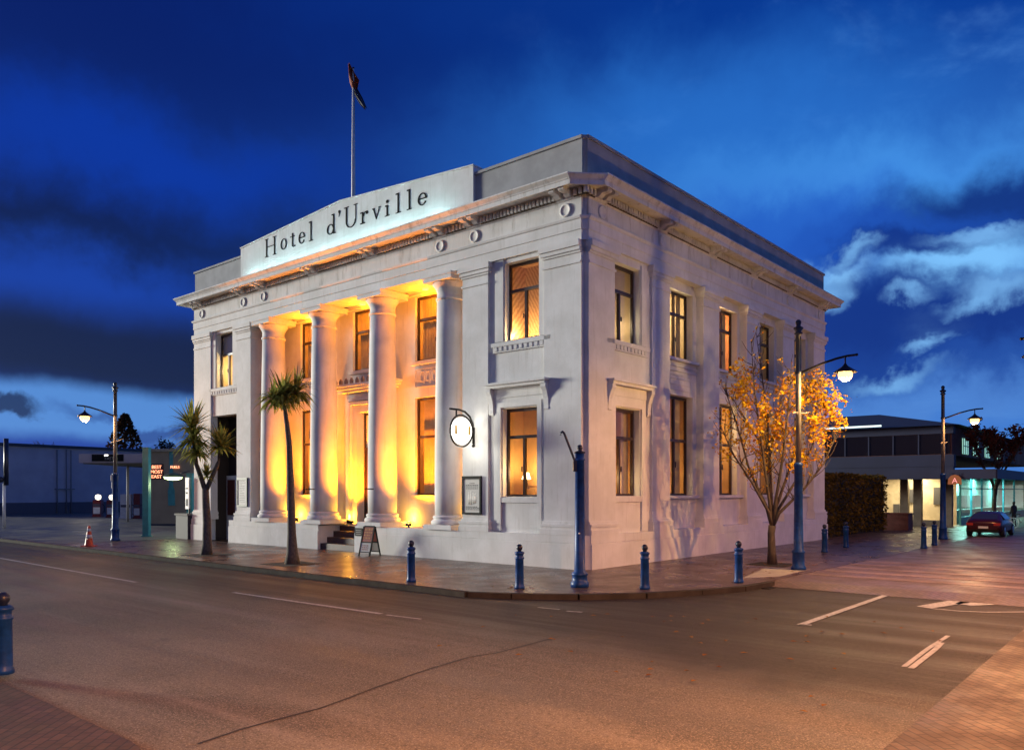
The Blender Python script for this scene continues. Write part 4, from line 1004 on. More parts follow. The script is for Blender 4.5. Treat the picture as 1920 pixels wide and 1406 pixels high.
# autumn street tree
def autumn():
    rnd = random.Random(11); Y0 = 21.62; k = Y0/FPX; base = G(1448, 1058)
    t = thing('autumn_tree', 'half bare street tree with yellow orange leaves beside the hotel wall', 'tree', base, 0)
    def q(px, py, dy=0.0): return Vector(((px-1448)*k, dy, (1058-py)*k))
    mb = MB()
    mb.tube([q(1448, 1060), q(1447, 1030), q(1446, 1000), q(1448, 985)], [.145, .105, .095, .10], 10)
    limbs = [((1440, 960), (1405, 905), (1365, 850), (1342, 800), -.5), ((1438, 950), (1408, 880), (1385, 790), (1362, 720), .3), ((1442, 940), (1428, 850), (1412, 740), (1404, 640), -.2),
             ((1448, 940), (1448, 840), (1440, 720), (1428, 615), .5), ((1452, 940), (1462, 850), (1468, 760), (1470, 690), -.6), ((1456, 950), (1486, 870), (1506, 790), (1512, 715), .2),
             ((1458, 960), (1502, 895), (1535, 830), (1548, 750), .5), ((1458, 962), (1500, 915), (1530, 870), (1552, 810), -.7), ((1450, 945), (1455, 860), (1420, 790), (1390, 735), 1.0), ((1450, 945), (1448, 870), (1480, 790), (1490, 735), 1.1)]
    twigs = []
    for a, b, c, d, dy in limbs:
        pts = [q(1448, 988), q(*a, dy*.15), q(*b, dy*.5), q(*c, dy*.8), q(*d, dy)]
        mb.tube(pts, [.062, .044, .031, .020, .008], 7)
        for i in range(26):
            s = rnd.uniform(1.5, 3.95); j = int(s); p = pts[j].lerp(pts[min(j+1, 4)], s-j); up = Vector((rnd.gauss(0, .5), rnd.gauss(0, .5), rnd.uniform(.35, 1.0))).normalized()
            l = rnd.uniform(.3, .85)*(1.1 if s < 3 else .8); m = p+up*l*.5+Vector((rnd.gauss(0, .04), rnd.gauss(0, .04), 0)); e = m+(up+Vector((0, 0, .5))).normalized()*l*.5
            mb.tube([p, m, e], [.013, .009, .004], 4); twigs.append((p, m, e))
    mb.build('trunk', M_BARK, t)
    mb = MB()
    cl = [(1402, 735, 27, 330), (1392, 778, 30, 300), (1445, 800, 33, 380), (1418, 770, 25, 180), (1472, 725, 28, 260), (1530, 735, 25, 520), (1540, 785, 26, 480), (1512, 800, 28, 300), (1452, 845, 28, 240), (1482, 770, 26, 200),
          (1380, 830, 26, 150), (1350, 795, 22, 120), (1348, 840, 18, 70), (1495, 845, 30, 200), (1535, 845, 22, 160), (1405, 690, 22, 150), (1430, 880, 22, 110), (1512, 720, 20, 160), (1470, 885, 24, 100), (1372, 860, 20, 60), (1548, 760, 16, 200), (1400, 820, 24, 160)]
    for px, py, r, n in cl:
        dy = rnd.uniform(-.55, .5); cdt = q(px, py, dy); nc = max(3, n//26)
        cl_ = lambda: max(-1.0, min(1.0, rnd.gauss(0, .6)))*r
        cores = [cdt+Vector((cl_(), 0, cl_()))*k+Vector((0, rnd.gauss(0, .3), 0)) for _ in range(nc)]
        for i in range(int(n*(1.2 if px > 1395 else .45))):
            p = rnd.choice(cores)+Vector((rnd.gauss(0, .085), rnd.gauss(0, .10), rnd.gauss(0, .085))); leaf_quad(mb, p, rnd.uniform(.028, .062), rnd)
    for p, m, e in twigs:
        for i in range(rnd.randint(0, 3)):
            w = m.lerp(e, rnd.random()); leaf_quad(mb, w+Vector((rnd.gauss(0, .04), rnd.gauss(0, .04), rnd.gauss(0, .04))), rnd.uniform(.028, .055), rnd)
    mb.build('crown', leaf_mat('autumn_leaf', (0.78, 0.56, 0.03, 1), (0.52, 0.18, 0.02, 1), .35), t, normals=False)
    pit(base, .55)
autumn()
# cabbage trees
def strap_head(mb, c, n, length, rnd, droop=1.0, up=.2, w=.042):
    for i in range(n):
        az = rnd.uniform(0, 6.283); el = math.asin(rnd.uniform(-.35, 1.0)) if rnd.random() > up else rnd.uniform(.8, 1.5)
        d = Vector((math.cos(az)*math.cos(el), math.sin(az)*math.cos(el), math.sin(el))); l = length*rnd.uniform(.65, 1.1); p = Vector(c); side = d.cross(Vector((0, 0, 1.01))).normalized(); ww = w*rnd.uniform(.7, 1.2)
        N = 5; prev = None
        for j in range(N+1):
            s = j/N; wd = ww*(.6+.8*s if s < .4 else 1.53*(1-s))+.002
            a, b = p-side*wd, p+side*wd
            if prev: mb.face([tuple(prev[0]), tuple(prev[1]), tuple(b), tuple(a)])
            prev = (a, b); p = p+d*(l/N); d = (d+Vector((0, 0, -1))*droop*.16*(1-abs(d.z)*.55)).normalized()
PALM = leaf_mat('strap_leaf', (0.44, 0.43, 0.10, 1), (0.13, 0.15, 0.035, 1), .5)
def welded(mb):
    bmesh.ops.remove_doubles(mb.bm, verts=mb.bm.verts, dist=2e-4); return mb
def palm_one():
    rnd = random.Random(4); base = G(548, 1057); k = base.y/FPX
    t = thing('cabbage_tree', 'slender single stemmed cabbage tree with a drooping head before the columns', 'tree', base, 0, 'cabbage trees on the hotel pavement')
    q = lambda px, py, dy=0: Vector(((px-548)*k, dy, (1057-py)*k))
    mb = MB(); mb.tube([q(548, 1060), q(548, 1035), q(547, 1000), q(546, 950), q(544, 880), q(542, 830), q(538, 795), q(533, 760)], [.22, .15, .115, .10, .085, .075, .06, .05], 10); mb.build('trunk', M_PALMB, t)
    mb = MB()
    strap_head(mb, q(531, 745), 150, .84, rnd, 2.3, .05); strap_head(mb, q(553, 738, .1), 120, .76, rnd, 2.2, .08); strap_head(mb, q(516, 750, -.1), 90, .68, rnd, 2.4, .03)
    mb.build('crown', PALM, t, normals=False)
    mb = MB(); mb.tube([q(531, 745), q(519, 718), q(507, 692)], [.03, .02, .008], 5); mb.tube([q(553, 740), q(556, 715), q(559, 678)], [.025, .018, .006], 5); mb.build('flower_stalk', M_PALMB, t)
    pit(base, .62)
palm_one()
def palm_two():
    rnd = random.Random(5); base = G(387, 1040); k = base.y/FPX
    t = thing('cabbage_tree', 'forked cabbage tree with three spiky heads in front of the dark side doorway', 'tree', base, 0, 'cabbage trees on the hotel pavement')
    q = lambda px, py, dy=0: Vector(((px-387)*k, dy, (1040-py)*k))
    mb = MB(); mb.tube([q(387, 1043), q(388, 1020), q(388, 980), q(386, 940), q(385, 915)], [.2, .14, .12, .11, .10], 10)
    mb.tube([q(385, 920), q(377, 895), q(368, 870), q(362, 815)], [.085, .075, .07, .06], 8); mb.tube([q(386, 920), q(397, 895), q(408, 870), q(414, 850)], [.085, .07, .065, .055], 8)
    mb.build('trunk', M_PALMB, t)
    mb = MB(); strap_head(mb, q(360, 800), 150, .92, rnd, .8, .35); strap_head(mb, q(363, 825), 140, .85, rnd, 1.9, .02); strap_head(mb, q(370, 850), 110, .75, rnd, 2.2, .0)
    strap_head(mb, q(414, 838), 150, .78, rnd, 1.2, .2); strap_head(mb, q(387, 892), 90, .48, rnd, 1.2, .2, .028)
    mb.build('crown', PALM, t, normals=False)
    pit(base, .6)
palm_two()

# distant trees
def branch_tree(name, label, base, h, spread, rnd, leaf=None, nleaf=0, lsize=.12, lift=.35, depth=4, bark=M_BARK, top_only=False, group=None):
    t = thing(name, label, 'tree', base, 0, group); mb = MB(); tips = []
    def grow(p, d, l, r, n):
        e = p+d*l; mb.tube([p, p.lerp(e, .5)+Vector((rnd.gauss(0, .03), rnd.gauss(0, .03), 0))*l, e], [r, r*.8, r*.62], 5)
        if n == 0: tips.append((p, e)); return
        if n <= 2: tips.append((p, e))
        for i in range(3 if n < depth else 4):
            nd = (d+Vector((rnd.gauss(0, spread), rnd.gauss(0, spread), rnd.gauss(lift, .15)))).normalized(); grow(e if i else p.lerp(e, .8), nd, l*rnd.uniform(.58, .78), r*.58, n-1)
    grow(Vector((0, 0, 0)), Vector((0, 0, 1)), h*.30, h*.022, depth)
    mb.build('trunk', bark, t)
    if leaf:
        mb = MB()
        for i in range(nleaf):
            a, b = rnd.choice(tips); p = a.lerp(b, rnd.random())+Vector((rnd.gauss(0, .12), rnd.gauss(0, .12), rnd.gauss(0, .12)))*h*.12; leaf_quad(mb, p, lsize*rnd.uniform(.6, 1.2), rnd)
        mb.build('crown', leaf, t, normals=False)
    return t
branch_tree('street_tree', 'dark russet street tree behind the parked car', G(1866, 986), 7.0, .42, random.Random(8), leaf_mat('russet_leaf', (0.16, 0.05, 0.03, 1), (0.08, 0.02, 0.015, 1), .2), 1500, .13, .45)
FAR = 90.0
def far(px, y=FAR): return Vector(((px-CX)/FPX*y, y, 0))
for i, (px, h, lb) in enumerate(((98, 9.8, 'bare winter tree above the roof of the long white warehouse, nearest the left edge'), (140, 8.6, 'low bare winter tree above the warehouse roof, left of the conifer'), (325, 9.6, 'bare dark tree behind the grey station building beside the hotel'), (285, 8.8, 'bare dark tree just right of the conifer'))):
    branch_tree('bare_tree', lb, far(px, 92), h, .5, random.Random(20+i), leaf_mat('far_dark_leaf', (0.02, 0.025, 0.02, 1), (0.03, 0.03, 0.025, 1), .1) if i > 1 else None, 500, .2, .4, 4, group='bare trees behind the warehouse')
def conifer(label, base, h, w, rnd):
    t = thing('conifer', label, 'tree', base, 0); mb = MB(); mb.tube([(0, 0, 0), (0, 0, h*.95)], [.35, .04], 8); mb.build('trunk', M_BARK, t)
    mb = MB()
    for i in range(2600):
        z = h*(.18+.8*rnd.random()**.8); r = w*(1-(z/h))**.72*(.45+.6*rnd.random()); a = rnd.uniform(0, 6.283); leaf_quad(mb, Vector((r*math.cos(a), r*math.sin(a), z-r*.15)), rnd.uniform(.12, .30), rnd)
    mb.build('crown', leaf_mat('conifer_leaf', (0.12, 0.045, 0.02, 1), (0.018, 0.022, 0.012, 1), .1), t, normals=False)
conifer('broad dark conifer rising behind the warehouse beside the left street lamp', far(234, 95), 11.4, 4.3, random.Random(2))
# clipped hedge along the side street
def hedge():
    rnd = random.Random(6); t = thing('hedge', 'tall clipped brown green hedge beyond the far end of the hotel', 'hedge', C, YAW)
    mb = MB(True); mb.box(.25, 1.35, 18.0, 26.4, 0, 2.6); mb.build('stems', mat('hedge_dark', (0.018, 0.016, 0.008), .95, fn=var(8, .5)), t)
    mb = MB(True)
    for i in range(5200):
        f = rnd.random(); u, v, z = rnd.uniform(.1, 1.5), rnd.uniform(17.85, 26.5), rnd.uniform(.05, 2.75)
        if f < .55: u = .18+rnd.gauss(0, .08)
        elif f < .75: z = 2.68+rnd.gauss(0, .06)
        elif f < .9: v = 17.9+rnd.gauss(0, .07)
        else: v = 26.45+rnd.gauss(0, .07)
        leaf_quad(mb, Vector((u, v, max(z, .03))), rnd.uniform(.05, .10), rnd)
    mb.build('leaves', leaf_mat('hedge_leaf', (0.13, 0.085, 0.02, 1), (0.06, 0.05, 0.015, 1), .15), t, normals=False)
hedge()

# ================================================================== PETROL STATION AND WAREHOUSE (left)
a, b = G(-70, 967), G(335, 957.5); dv = (b-a).normalized(); nv = Vector((-dv.y, dv.x, 0)); rz = math.atan2(dv.y, dv.x); Lw = (b-a).length
t = thing('warehouse', 'long low pale warehouse wall with a dark base behind the petrol pumps', 'warehouse', a, rz)
mb = MB(); mb.box(0, Lw, 0, 14, 1.0, 5.75); mb.build('wall', mat('pale_blue_wall', (0.36, 0.38, 0.46), .8, fn=var(.5, .15)), t)
mb = MB(); mb.box(0, Lw, -.06, 13.9, 0, 1.0); mb.build('wall_base', mat('dark_wall_base', (0.07, 0.075, 0.10), .8), t)
mb = MB(); mb.box(-.2, Lw+.2, -.25, 14.2, 5.76, 5.98); mb.build('roof', M_NAVY, t)
mb = MB()
for x in (7.3, 8.1, 8.5): mb.tube([(x, -.12, .0), (x, -.12, 5.6)], .05, 6)
mb.box(7.1, 8.8, -.2, -.07, 2.1, 2.2); mb.build('drain_pipe', mat('grey_pipe', (0.16, 0.17, 0.20), .5), t)

t = thing('station_building', 'grey rendered petrol station building with teal stripes left of the hotel', 'building', G(276, 985), 0)
k = 46.0/FPX; w = (392-276)*k; Y46 = 45.9
mb = MB(); mb.box(0, w, 0, 7, 0, 4.25); mb.build('wall', mat('warm_grey_render', (0.19, 0.175, 0.15), .85, fn=var(.8, .2)), t)
mb = MB(); mb.box(-.1, w+.1, -.12, 7.1, 4.26, 4.42); mb.build('roof', M_GREY, t)
mb = MB(); mb.extr([(1.22, 1.15), (1.62, 1.15), (1.60, 2.0), (1.50, 2.3), (1.50, 4.25), (1.28, 4.25), (1.28, 2.3), (1.20, 2.0)], -.03, -.002, 'y'); mb.build('teal_stripe', M_TEAL, t)
mb = MB(); mb.box(.05, w-.1, -.05, -.003, 0, .10); mb.build('skirting', M_NAVY, t)
NEON = emis('neon_red', (1.0, .30, .12), 2.6)
text('neon_sign', 'BEST\nMOST\nEAST', .27, NEON, t, (.56, -.04, 3.28), sp=1.02, ext=.02)
text('neon_sign', 'FUELS', .20, NEON, t, (1.62, -.06, 3.30), ext=.02)
mb = MB(); mb.box(.16, .96, -.03, -.002, 2.66, 3.55); mb.build('sign_backing', M_FRAME, t)

t = thing('station_canopy', 'flat lilac canopy over the fuel pumps on one thin post', 'canopy', G(148, 970) * (49.0/59.68), 0)
x1 = (277-148)*49/FPX; t.location.z = 0
mb = MB(); mb.box(0, x1, 0, 13, 3.72, 4.28); mb.build('fascia', mat('lilac_fascia', (0.42, 0.38, 0.42), .7, fn=var(.7, .15)), t)
mb = MB(); mb.box(.15, x1-.1, .2, 12.9, 3.66, 3.72); mb.build('soffit', M_GREY, t)
mb = MB(); mb.tube([(1.85, 2.4, 0), (1.85, 2.4, 3.7)], .08, 8); mb.build('post', mat('cream_post', (0.5, 0.48, 0.42), .6), t)
mb = MB(); mb.box(.82, 2.75, -.06, -.002, 3.82, 4.24); mb.build('sign_backing', M_BLACK, t)
mb = MB(); mb.box(1.62, 1.82, -.10, -.06, 4.15, 4.22); mb.build('sign_lamp', emis('small_white_lamp', (1, .95, .85), 6), t)
text('sign_text', 'FAST', .26, mat('dim_letter', (0.30, 0.29, 0.28), .6), t, (1.9, -.065, 3.90), ext=.004)

for nm, px, py in (('teal_post', 275, 1006), ('teal_post', 357, 1003)):
    lb = 'tall teal steel post at the forecourt edge in front of the grey building' if px == 275 else 'tall teal post close to the hotel corner carrying the green lamp'
    t = thing('teal_post', lb, 'post', G(px, py), 0); h = 3.85 if px == 275 else 2.75
    mb = MB(); mb.box(-.13, .13, -.13, .13, .02, h); mb.build('post', M_TEAL, t)
    mb = MB(); mb.box(-.17, .17, -.17, .17, 0, .05); mb.build('base_plate', M_TEAL, t)
    mb = MB(); mb.box(-.15, .15, -.15, .15, h, h+.04); mb.build('cap', M_TEAL, t)
    if px == 357:
        mb = MB(); mb.tube([(0, 0, 2.9), (-.25, 0, 2.84), (-.55, 0, 2.72)], .025, 6); mb.build('lamp_arm', M_NAVY, t)
        mb = MB(); mb.lathe([(.05, .2), (.16, .17), (.42, .03), (.43, .0)], (-.78, 0, 2.62), 20); mb.build('lamp_shade', mat('green_shade', (0.03, 0.06, 0.03), .5), t)
        mb = MB(); mb.lathe([(.40, 0), (.36, -.10), (.20, -.15), (.02, -.16)], (-.78, 0, 2.64), 20); mb.build('diffuser', emis('green_white_lamp', (.78, 1.0, .38), 4.0), t)
        light('green_light', 'POINT', (-.78, -.1, 2.25), 45, (.75, 1, .45), .15, t)

def pump(loc, label, body, globe=True, w=.34, h=1.30):
    t = thing('fuel_pump', label, 'fuel pump', loc, 0, 'old fuel pumps under the canopy')
    mb = MB(); mb.box(-w, w, -.25, .25, 0, .12); mb.box(-w+.04, w-.04, -.22, .22, .12, h); mb.build('body', body, t)
    mb = MB(); mb.box(-w+.08, w-.08, -.235, -.221, .25, .75); mb.build('front_panel', M_WHITE, t)
    mb = MB(); mb.box(-w+.08, w-.08, -.24, -.221, .82, 1.0); mb.build('dial', mat('dial_glass', (.1, .1, .12), .2), t)
    mb = MB(); mb.tube([(w-.02, 0, 1.0), (w+.14, -.05, .85), (w+.16, -.05, .45), (w+.02, -.05, .30)], .025, 6); mb.build('hose', M_BLACK, t)
    if globe:
        mb = MB(); mb.lathe([(.06, h), (.2, h+.08), (.24, h+.22), (.20, h+.36), (.04, h+.42)], seg=18, sy=.5); mb.build('globe', emis('pump_globe', (1, .93, .72), 2.2), t)
    return t
M_DRED = mat('dark_red', (0.20, 0.02, 0.015), .45, fn=var(4, .3))
pump(G(184, 969), 'red fuel pump with a lit white globe, leftmost under the canopy', M_DRED)
pump(G(210, 970), 'dark red fuel pump with lit globe half hidden by the lamp post', M_DRED)
pump(G(238, 972), 'pale grey fuel pump without a globe, right of the lamp post', M_WHITE, False, .42, 1.75)
pump(G(259, 972), 'red and cream fuel pump next to the tall teal post', M_DRED, False, .28, 1.8)
light('canopy_light', 'POINT', tuple(G(225, 966)+Vector((0, -5.5, 3.2))), 60, (1, .85, .6), .3)

t = thing('low_box', 'low dark grey planter box against the hotel left end', 'planter', P(20.45, .2), YAW)
mb = MB(); mb.box(-.45, .55, -.4, .5, 0, 1.0); mb.build('box', mat('dark_grey_panel', (0.06, 0.06, 0.065), .7), t)
mb = MB(); mb.box(-.5, .6, -.45, .55, .98, 1.05); mb.build('rim', M_GREY, t)
t = thing('notice_board', 'narrow white notice board fixed above the low box left of the hotel', 'notice board', P(20.05, -.12, 1.25), YAW)
mb = MB(); mb.box(-.14, .14, -.03, .03, 0, 1.3); mb.build('plate', M_WHITE, t)
for a_, b_, c_, d_ in ((-.08, .08, .12, .42), (-.09, .05, .62, .70), (-.09, .08, .82, .88)):
    mb = MB(); mb.box(a_, b_, -.035, -.031, c_, d_); mb.build('printed_block', M_BLACK, t)
mb = MB(); mb.box(.0, .02, .031, .10, -1.25, 1.2); mb.build('stay', M_DARKM, t)
t = thing('sign_post', 'thin post, dark above and white below, at the far left edge', 'post', G(8, 990), 0)
mb = MB(); mb.tube([(0, 0, 0), (0, 0, 2.4)], .07, 8); mb.build('lower_post', M_WHITE, t)
mb = MB(); mb.tube([(0.1, 0, 2.3), (.1, 0, 4.8)], .12, 8); mb.ball((-.12, -.1, 2.6), .16, 10); mb.build('upper_post', M_NAVY, t)

# ================================================================== SHOPS (right)
t = thing('shop_building', 'dark two storey corner shop with blue bands, verandah and lit windows behind the hedge', 'shop', C, YAW)
def sp(mb, name, m, parent=None): return mb.build(name, m, parent or t)
V0, U0 = 33.0, -1.5
mb = MB(True)
mb.box(U0, 14, V0, 62, 4.0, 5.6); sp(mb, 'upper_wall', mat('dark_brick', (0.10, 0.035, 0.03), .8, fn=brick_fn((0.12, 0.04, 0.032, 1), (0.09, 0.03, 0.026, 1), (0.05, 0.035, 0.03, 1), 3.0, 0, (.7, .9))))
M_BAND = mat('blue_grey_band', (0.022, 0.028, 0.075), .6, fn=var(.6, .2))
mb = MB(True); mb.box(U0-.08, 14, V0-.08, V0+.5, 5.2, 5.62); mb.box(U0-.12, 14, V0-.12, V0+.4, 3.36, 4.02); mb.box(U0-.09, 14, V0-.09, V0+.3, 2.92, 3.36); sp(mb, 'fascia', M_BAND)
mb = MB(True); mb.box(-4.0, 14, V0-2.6, V0-.13, 3.0, 3.10); mb.box(-4.05, 14, V0-2.7, V0-2.6, 2.62, 3.12); mb.box(-4.1, -4.0, V0-2.6, 58, 2.62, 3.12); mb.box(-4.0, U0-.13, V0-.13, 58, 3.0, 3.10); sp(mb, 'verandah', M_BAND)
mb = MB(True); A = [(U0-.5, V0-.6), (14.5, V0-.6), (14.5, 62.5), (U0-.5, 62.5)]; B = [(3.2, V0+3.2), (11, V0+3.2), (11, 58), (3.2, 58)]
for i in range(4):
    j = (i+1) % 4; mb.face([(*A[i], 5.63), (*A[j], 5.63), (*B[j], 6.75), (*B[i], 6.75)])
mb.face([(*p, 6.75) for p in B]); mb.face([(*p, 5.63) for p in A]); sp(mb, 'roof', mat('dark_roof', (0.02, 0.022, 0.035), .6))
mb = MB(True); mb.box(2.0, 13.5, V0-.72, V0-.66, 5.70, 5.80); sp(mb, 'roof_light_strip', emis('strip_light', (.75, 1.0, .95), 1.1))
mb = MB(True); mb.box(U0+.1, 13.9, V0-.03, V0-.005, 4.06, 5.18)
for k in range(6): pass
wnd = sp(mb, 'upper_window', mat('dark_glass', (0.012, 0.008, 0.01), .12))
for k in range(9):
    mb = MB(True); u = U0+.3+k*1.35; mb.box(u, u+.07, V0-.06, V0-.031, 4.06, 5.18); sp(mb, 'mullion', M_BAND, wnd)
for v in (35.6, 38.6, 42.2, 46.5):
    mb = MB(True); mb.box(U0-.05, U0-.005, v, v+1.5, 4.15, 5.05); wq = sp(mb, 'lit_upper_window', emis('teal_window', (.38, .85, .70), .75))
    mb = MB(True)
    for q in (0, .5, 1.0, 1.44): mb.box(U0-.08, U0-.051, v+q, v+q+.06, 4.15, 5.05)
    mb.box(U0-.075, U0-.0505, v+.06, v+1.44, 4.58, 4.63); sp(mb, 'window_bars', M_FRAME, wq)
# lit ground floor: a real shallow shop interior behind piers
mb = MB(True)
mb.face([(U0+.2, V0+2.2, 0), (12, V0+2.2, 0), (12, V0+2.2, 2.9), (U0+.2, V0+2.2, 2.9)]); mb.face([(U0, V0, 2.9), (14, V0, 2.9), (14, V0+2.2, 2.9), (U0, V0+2.2, 2.9)])
mb.face([(U0, V0, .02), (14, V0, .02), (14, V0+2.2, .02), (U0, V0+2.2, .02)]); sp(mb, 'shop_interior', mat('shop_cream', (0.55, 0.47, 0.34), .8, fn=var(1.5, .3)))
mb = MB(True)
for u in (-1.5, .05, .75, 2.2, 3.9, 5.6, 7.4): mb.box(u, u+(.42 if u < 1 else .22), V0-.04, V0+.35, 0, 2.95)
mb.box(U0, 14, V0-.02, V0+.2, 0, .35); sp(mb, 'shop_pier', mat('stone_pier', (0.20, 0.17, 0.13), .8, fn=var(2, .3)))
mb = MB(True); mb.face([(U0, V0+.1, .35), (14, V0+.1, .35), (14, V0+.1, 2.9), (U0, V0+.1, 2.9)]); sp(mb, 'shop_glass', GLASS)
mb = MB(True)
for (a, b, c, d) in ((.9, 1.6, 1.3, 2.1), (1.75, 2.1, .6, 1.2), (-1.0, -.1, 1.2, 2.2), (2.6, 3.4, 1.0, 2.0)): mb.box(a, b, V0+2.1, V0+2.19, c, d)
sp(mb, 'wall_picture', [mat('picture', (.07, .07, .08), .4)])
light('shop_light', 'AREA', tuple(P(.6, V0+1.1, 2.8)), 260, (1, .80, .46)).data.size = 1.6
light('shop_light', 'AREA', tuple(P(4.2, V0+1.1, 2.8)), 200, (1, .80, .46)).data.size = 1.6
mb = MB(True); mb.face([(U0+1.6, V0+2.4, .02), (U0+1.6, 60, .02), (U0+1.6, 60, 2.9), (U0+1.6, V0+2.4, 2.9)]); mb.face([(U0, V0+2.4, 2.88), (U0+1.6, V0+2.4, 2.88), (U0+1.6, 60, 2.88), (U0, 60, 2.88)])
mb.face([(U0, 60, 0), (U0+2, 60, 0), (U0+2, 60, 2.9), (U0, 60, 2.9)])
sp(mb, 'side_shop_interior', mat('teal_interior', (0.22, 0.5, 0.46), .7, fn=var(1.4, .6)))
mb = MB(True); mb.box(U0+.5, U0+1.0, V0+3, 58, .02, .85)
for v in (36, 38.4, 41, 43.5, 47): mb.box(U0+.9, U0+1.5, v, v+.7, .85, 1.7)
sp(mb, 'shop_counter', mat('counter', (.06, .09, .09), .6))
mb = MB(True)
for v in (35.2, 38.2, 41.4, 45.0, 49, 53.5): mb.box(U0-.02, U0+.08, v, v+.12, .5, 2.9)
mb.box(U0-.02, U0+.08, V0+2.2, 60, 0, .5); mb.box(U0, U0+.06, V0+2.2, 60, 2.1, 2.16); sp(mb, 'side_shop_frame', M_TEAL)
mb = MB(True); mb.face([(U0+.03, V0+2.3, .5), (U0+.03, 60, .5), (U0+.03, 60, 2.88), (U0+.03, V0+2.3, 2.88)]); sp(mb, 'side_shop_glass', GLASS)
for v in (37.5, 42, 47.5, 54): light('side_shop_light', 'AREA', tuple(P(U0+.8, v, 2.8)), 480, (.42, 1, .84)).data.size = 1.2
t2 = thing('verandah_sign', 'small arched orange sign with a red letter hanging under the shop verandah', 'sign', P(-2.2, V0-2.72, 2.42), YAW)
mb = MB(); mb.extr([(-.46, -.12), (.46, -.12), (.42, .30), (.25, .52), (0, .60), (-.25, .52), (-.42, .30)], -.06, 0, 'y'); mb.build('board', mat('orange_sign', (0.30, 0.09, 0.03), .6, emit=(1, .3, .08), es=.10), t2); t2.scale = (.72, .72, .72)
mb = MB(); mb.tube([(-.3, -.03, .5), (-.3, -.03, .72)], .015, 5); mb.tube([(.3, -.03, .48), (.3, -.03, .72)], .015, 5); mb.build('hanger', M_DARKM, t2)
text('sign_letter', 'A', .55, emis('red_letter', (1, .08, .03), .8), t2, (0, -.065, -.02), ext=.004)

t = thing('planter_box', 'dark red square planter at the end of the hedge', 'planter', P(-.15, 27.5), YAW)
mb = MB(); mb.box(-.6, .6, -.45, .45, 0, .82); mb.build('box', mat('dark_red_wood', (0.09, 0.02, 0.018), .7, fn=var(4, .3)), t)
mb = MB(); mb.box(-.65, .65, -.5, -.40, .80, .87); mb.box(-.65, .65, .40, .5, .80, .87); mb.box(-.65, -.55, -.40, .40, .80, .87); mb.box(.55, .65, -.40, .40, .80, .87); mb.build('rim', mat('dark_red_wood', 0), t)
mb = MB(); mb.box(-.55, .55, -.4, .4, .70, .80); mb.build('soil', M_SOIL, t)
# further along the side street
t = thing('far_building', 'pale low building with a lit upper gallery far along the side street', 'building', C, YAW)
mb = MB(True); mb.box(-9.5, -2.2, 66, 74, 0, 4.6); mb.build('wall', mat('pale_stucco', (0.42, 0.36, 0.27), .8, fn=var(.8, .3)), t)
mb = MB(True); mb.box(-9.9, -2.0, 65.2, 66, 2.9, 3.15); mb.box(-9.8, -2.1, 65.8, 74.2, 4.6, 4.8); mb.build('canopy', M_BAND, t)
for k in range(9):
    mb = MB(True); u = -2.8-k*.75; mb.box(u-.55, u, 65.9, 65.97, 5.2-.9, 5.2-.25); mb.build('lit_window', emis('cream_window', (1, .86, .50), .9), t)
mb = MB(True); mb.box(-9, -2.6, 65.93, 65.985, .5, 2.5); mb.build('shopfront', emis('dim_shopfront', (.75, .60, .38), .28), t)

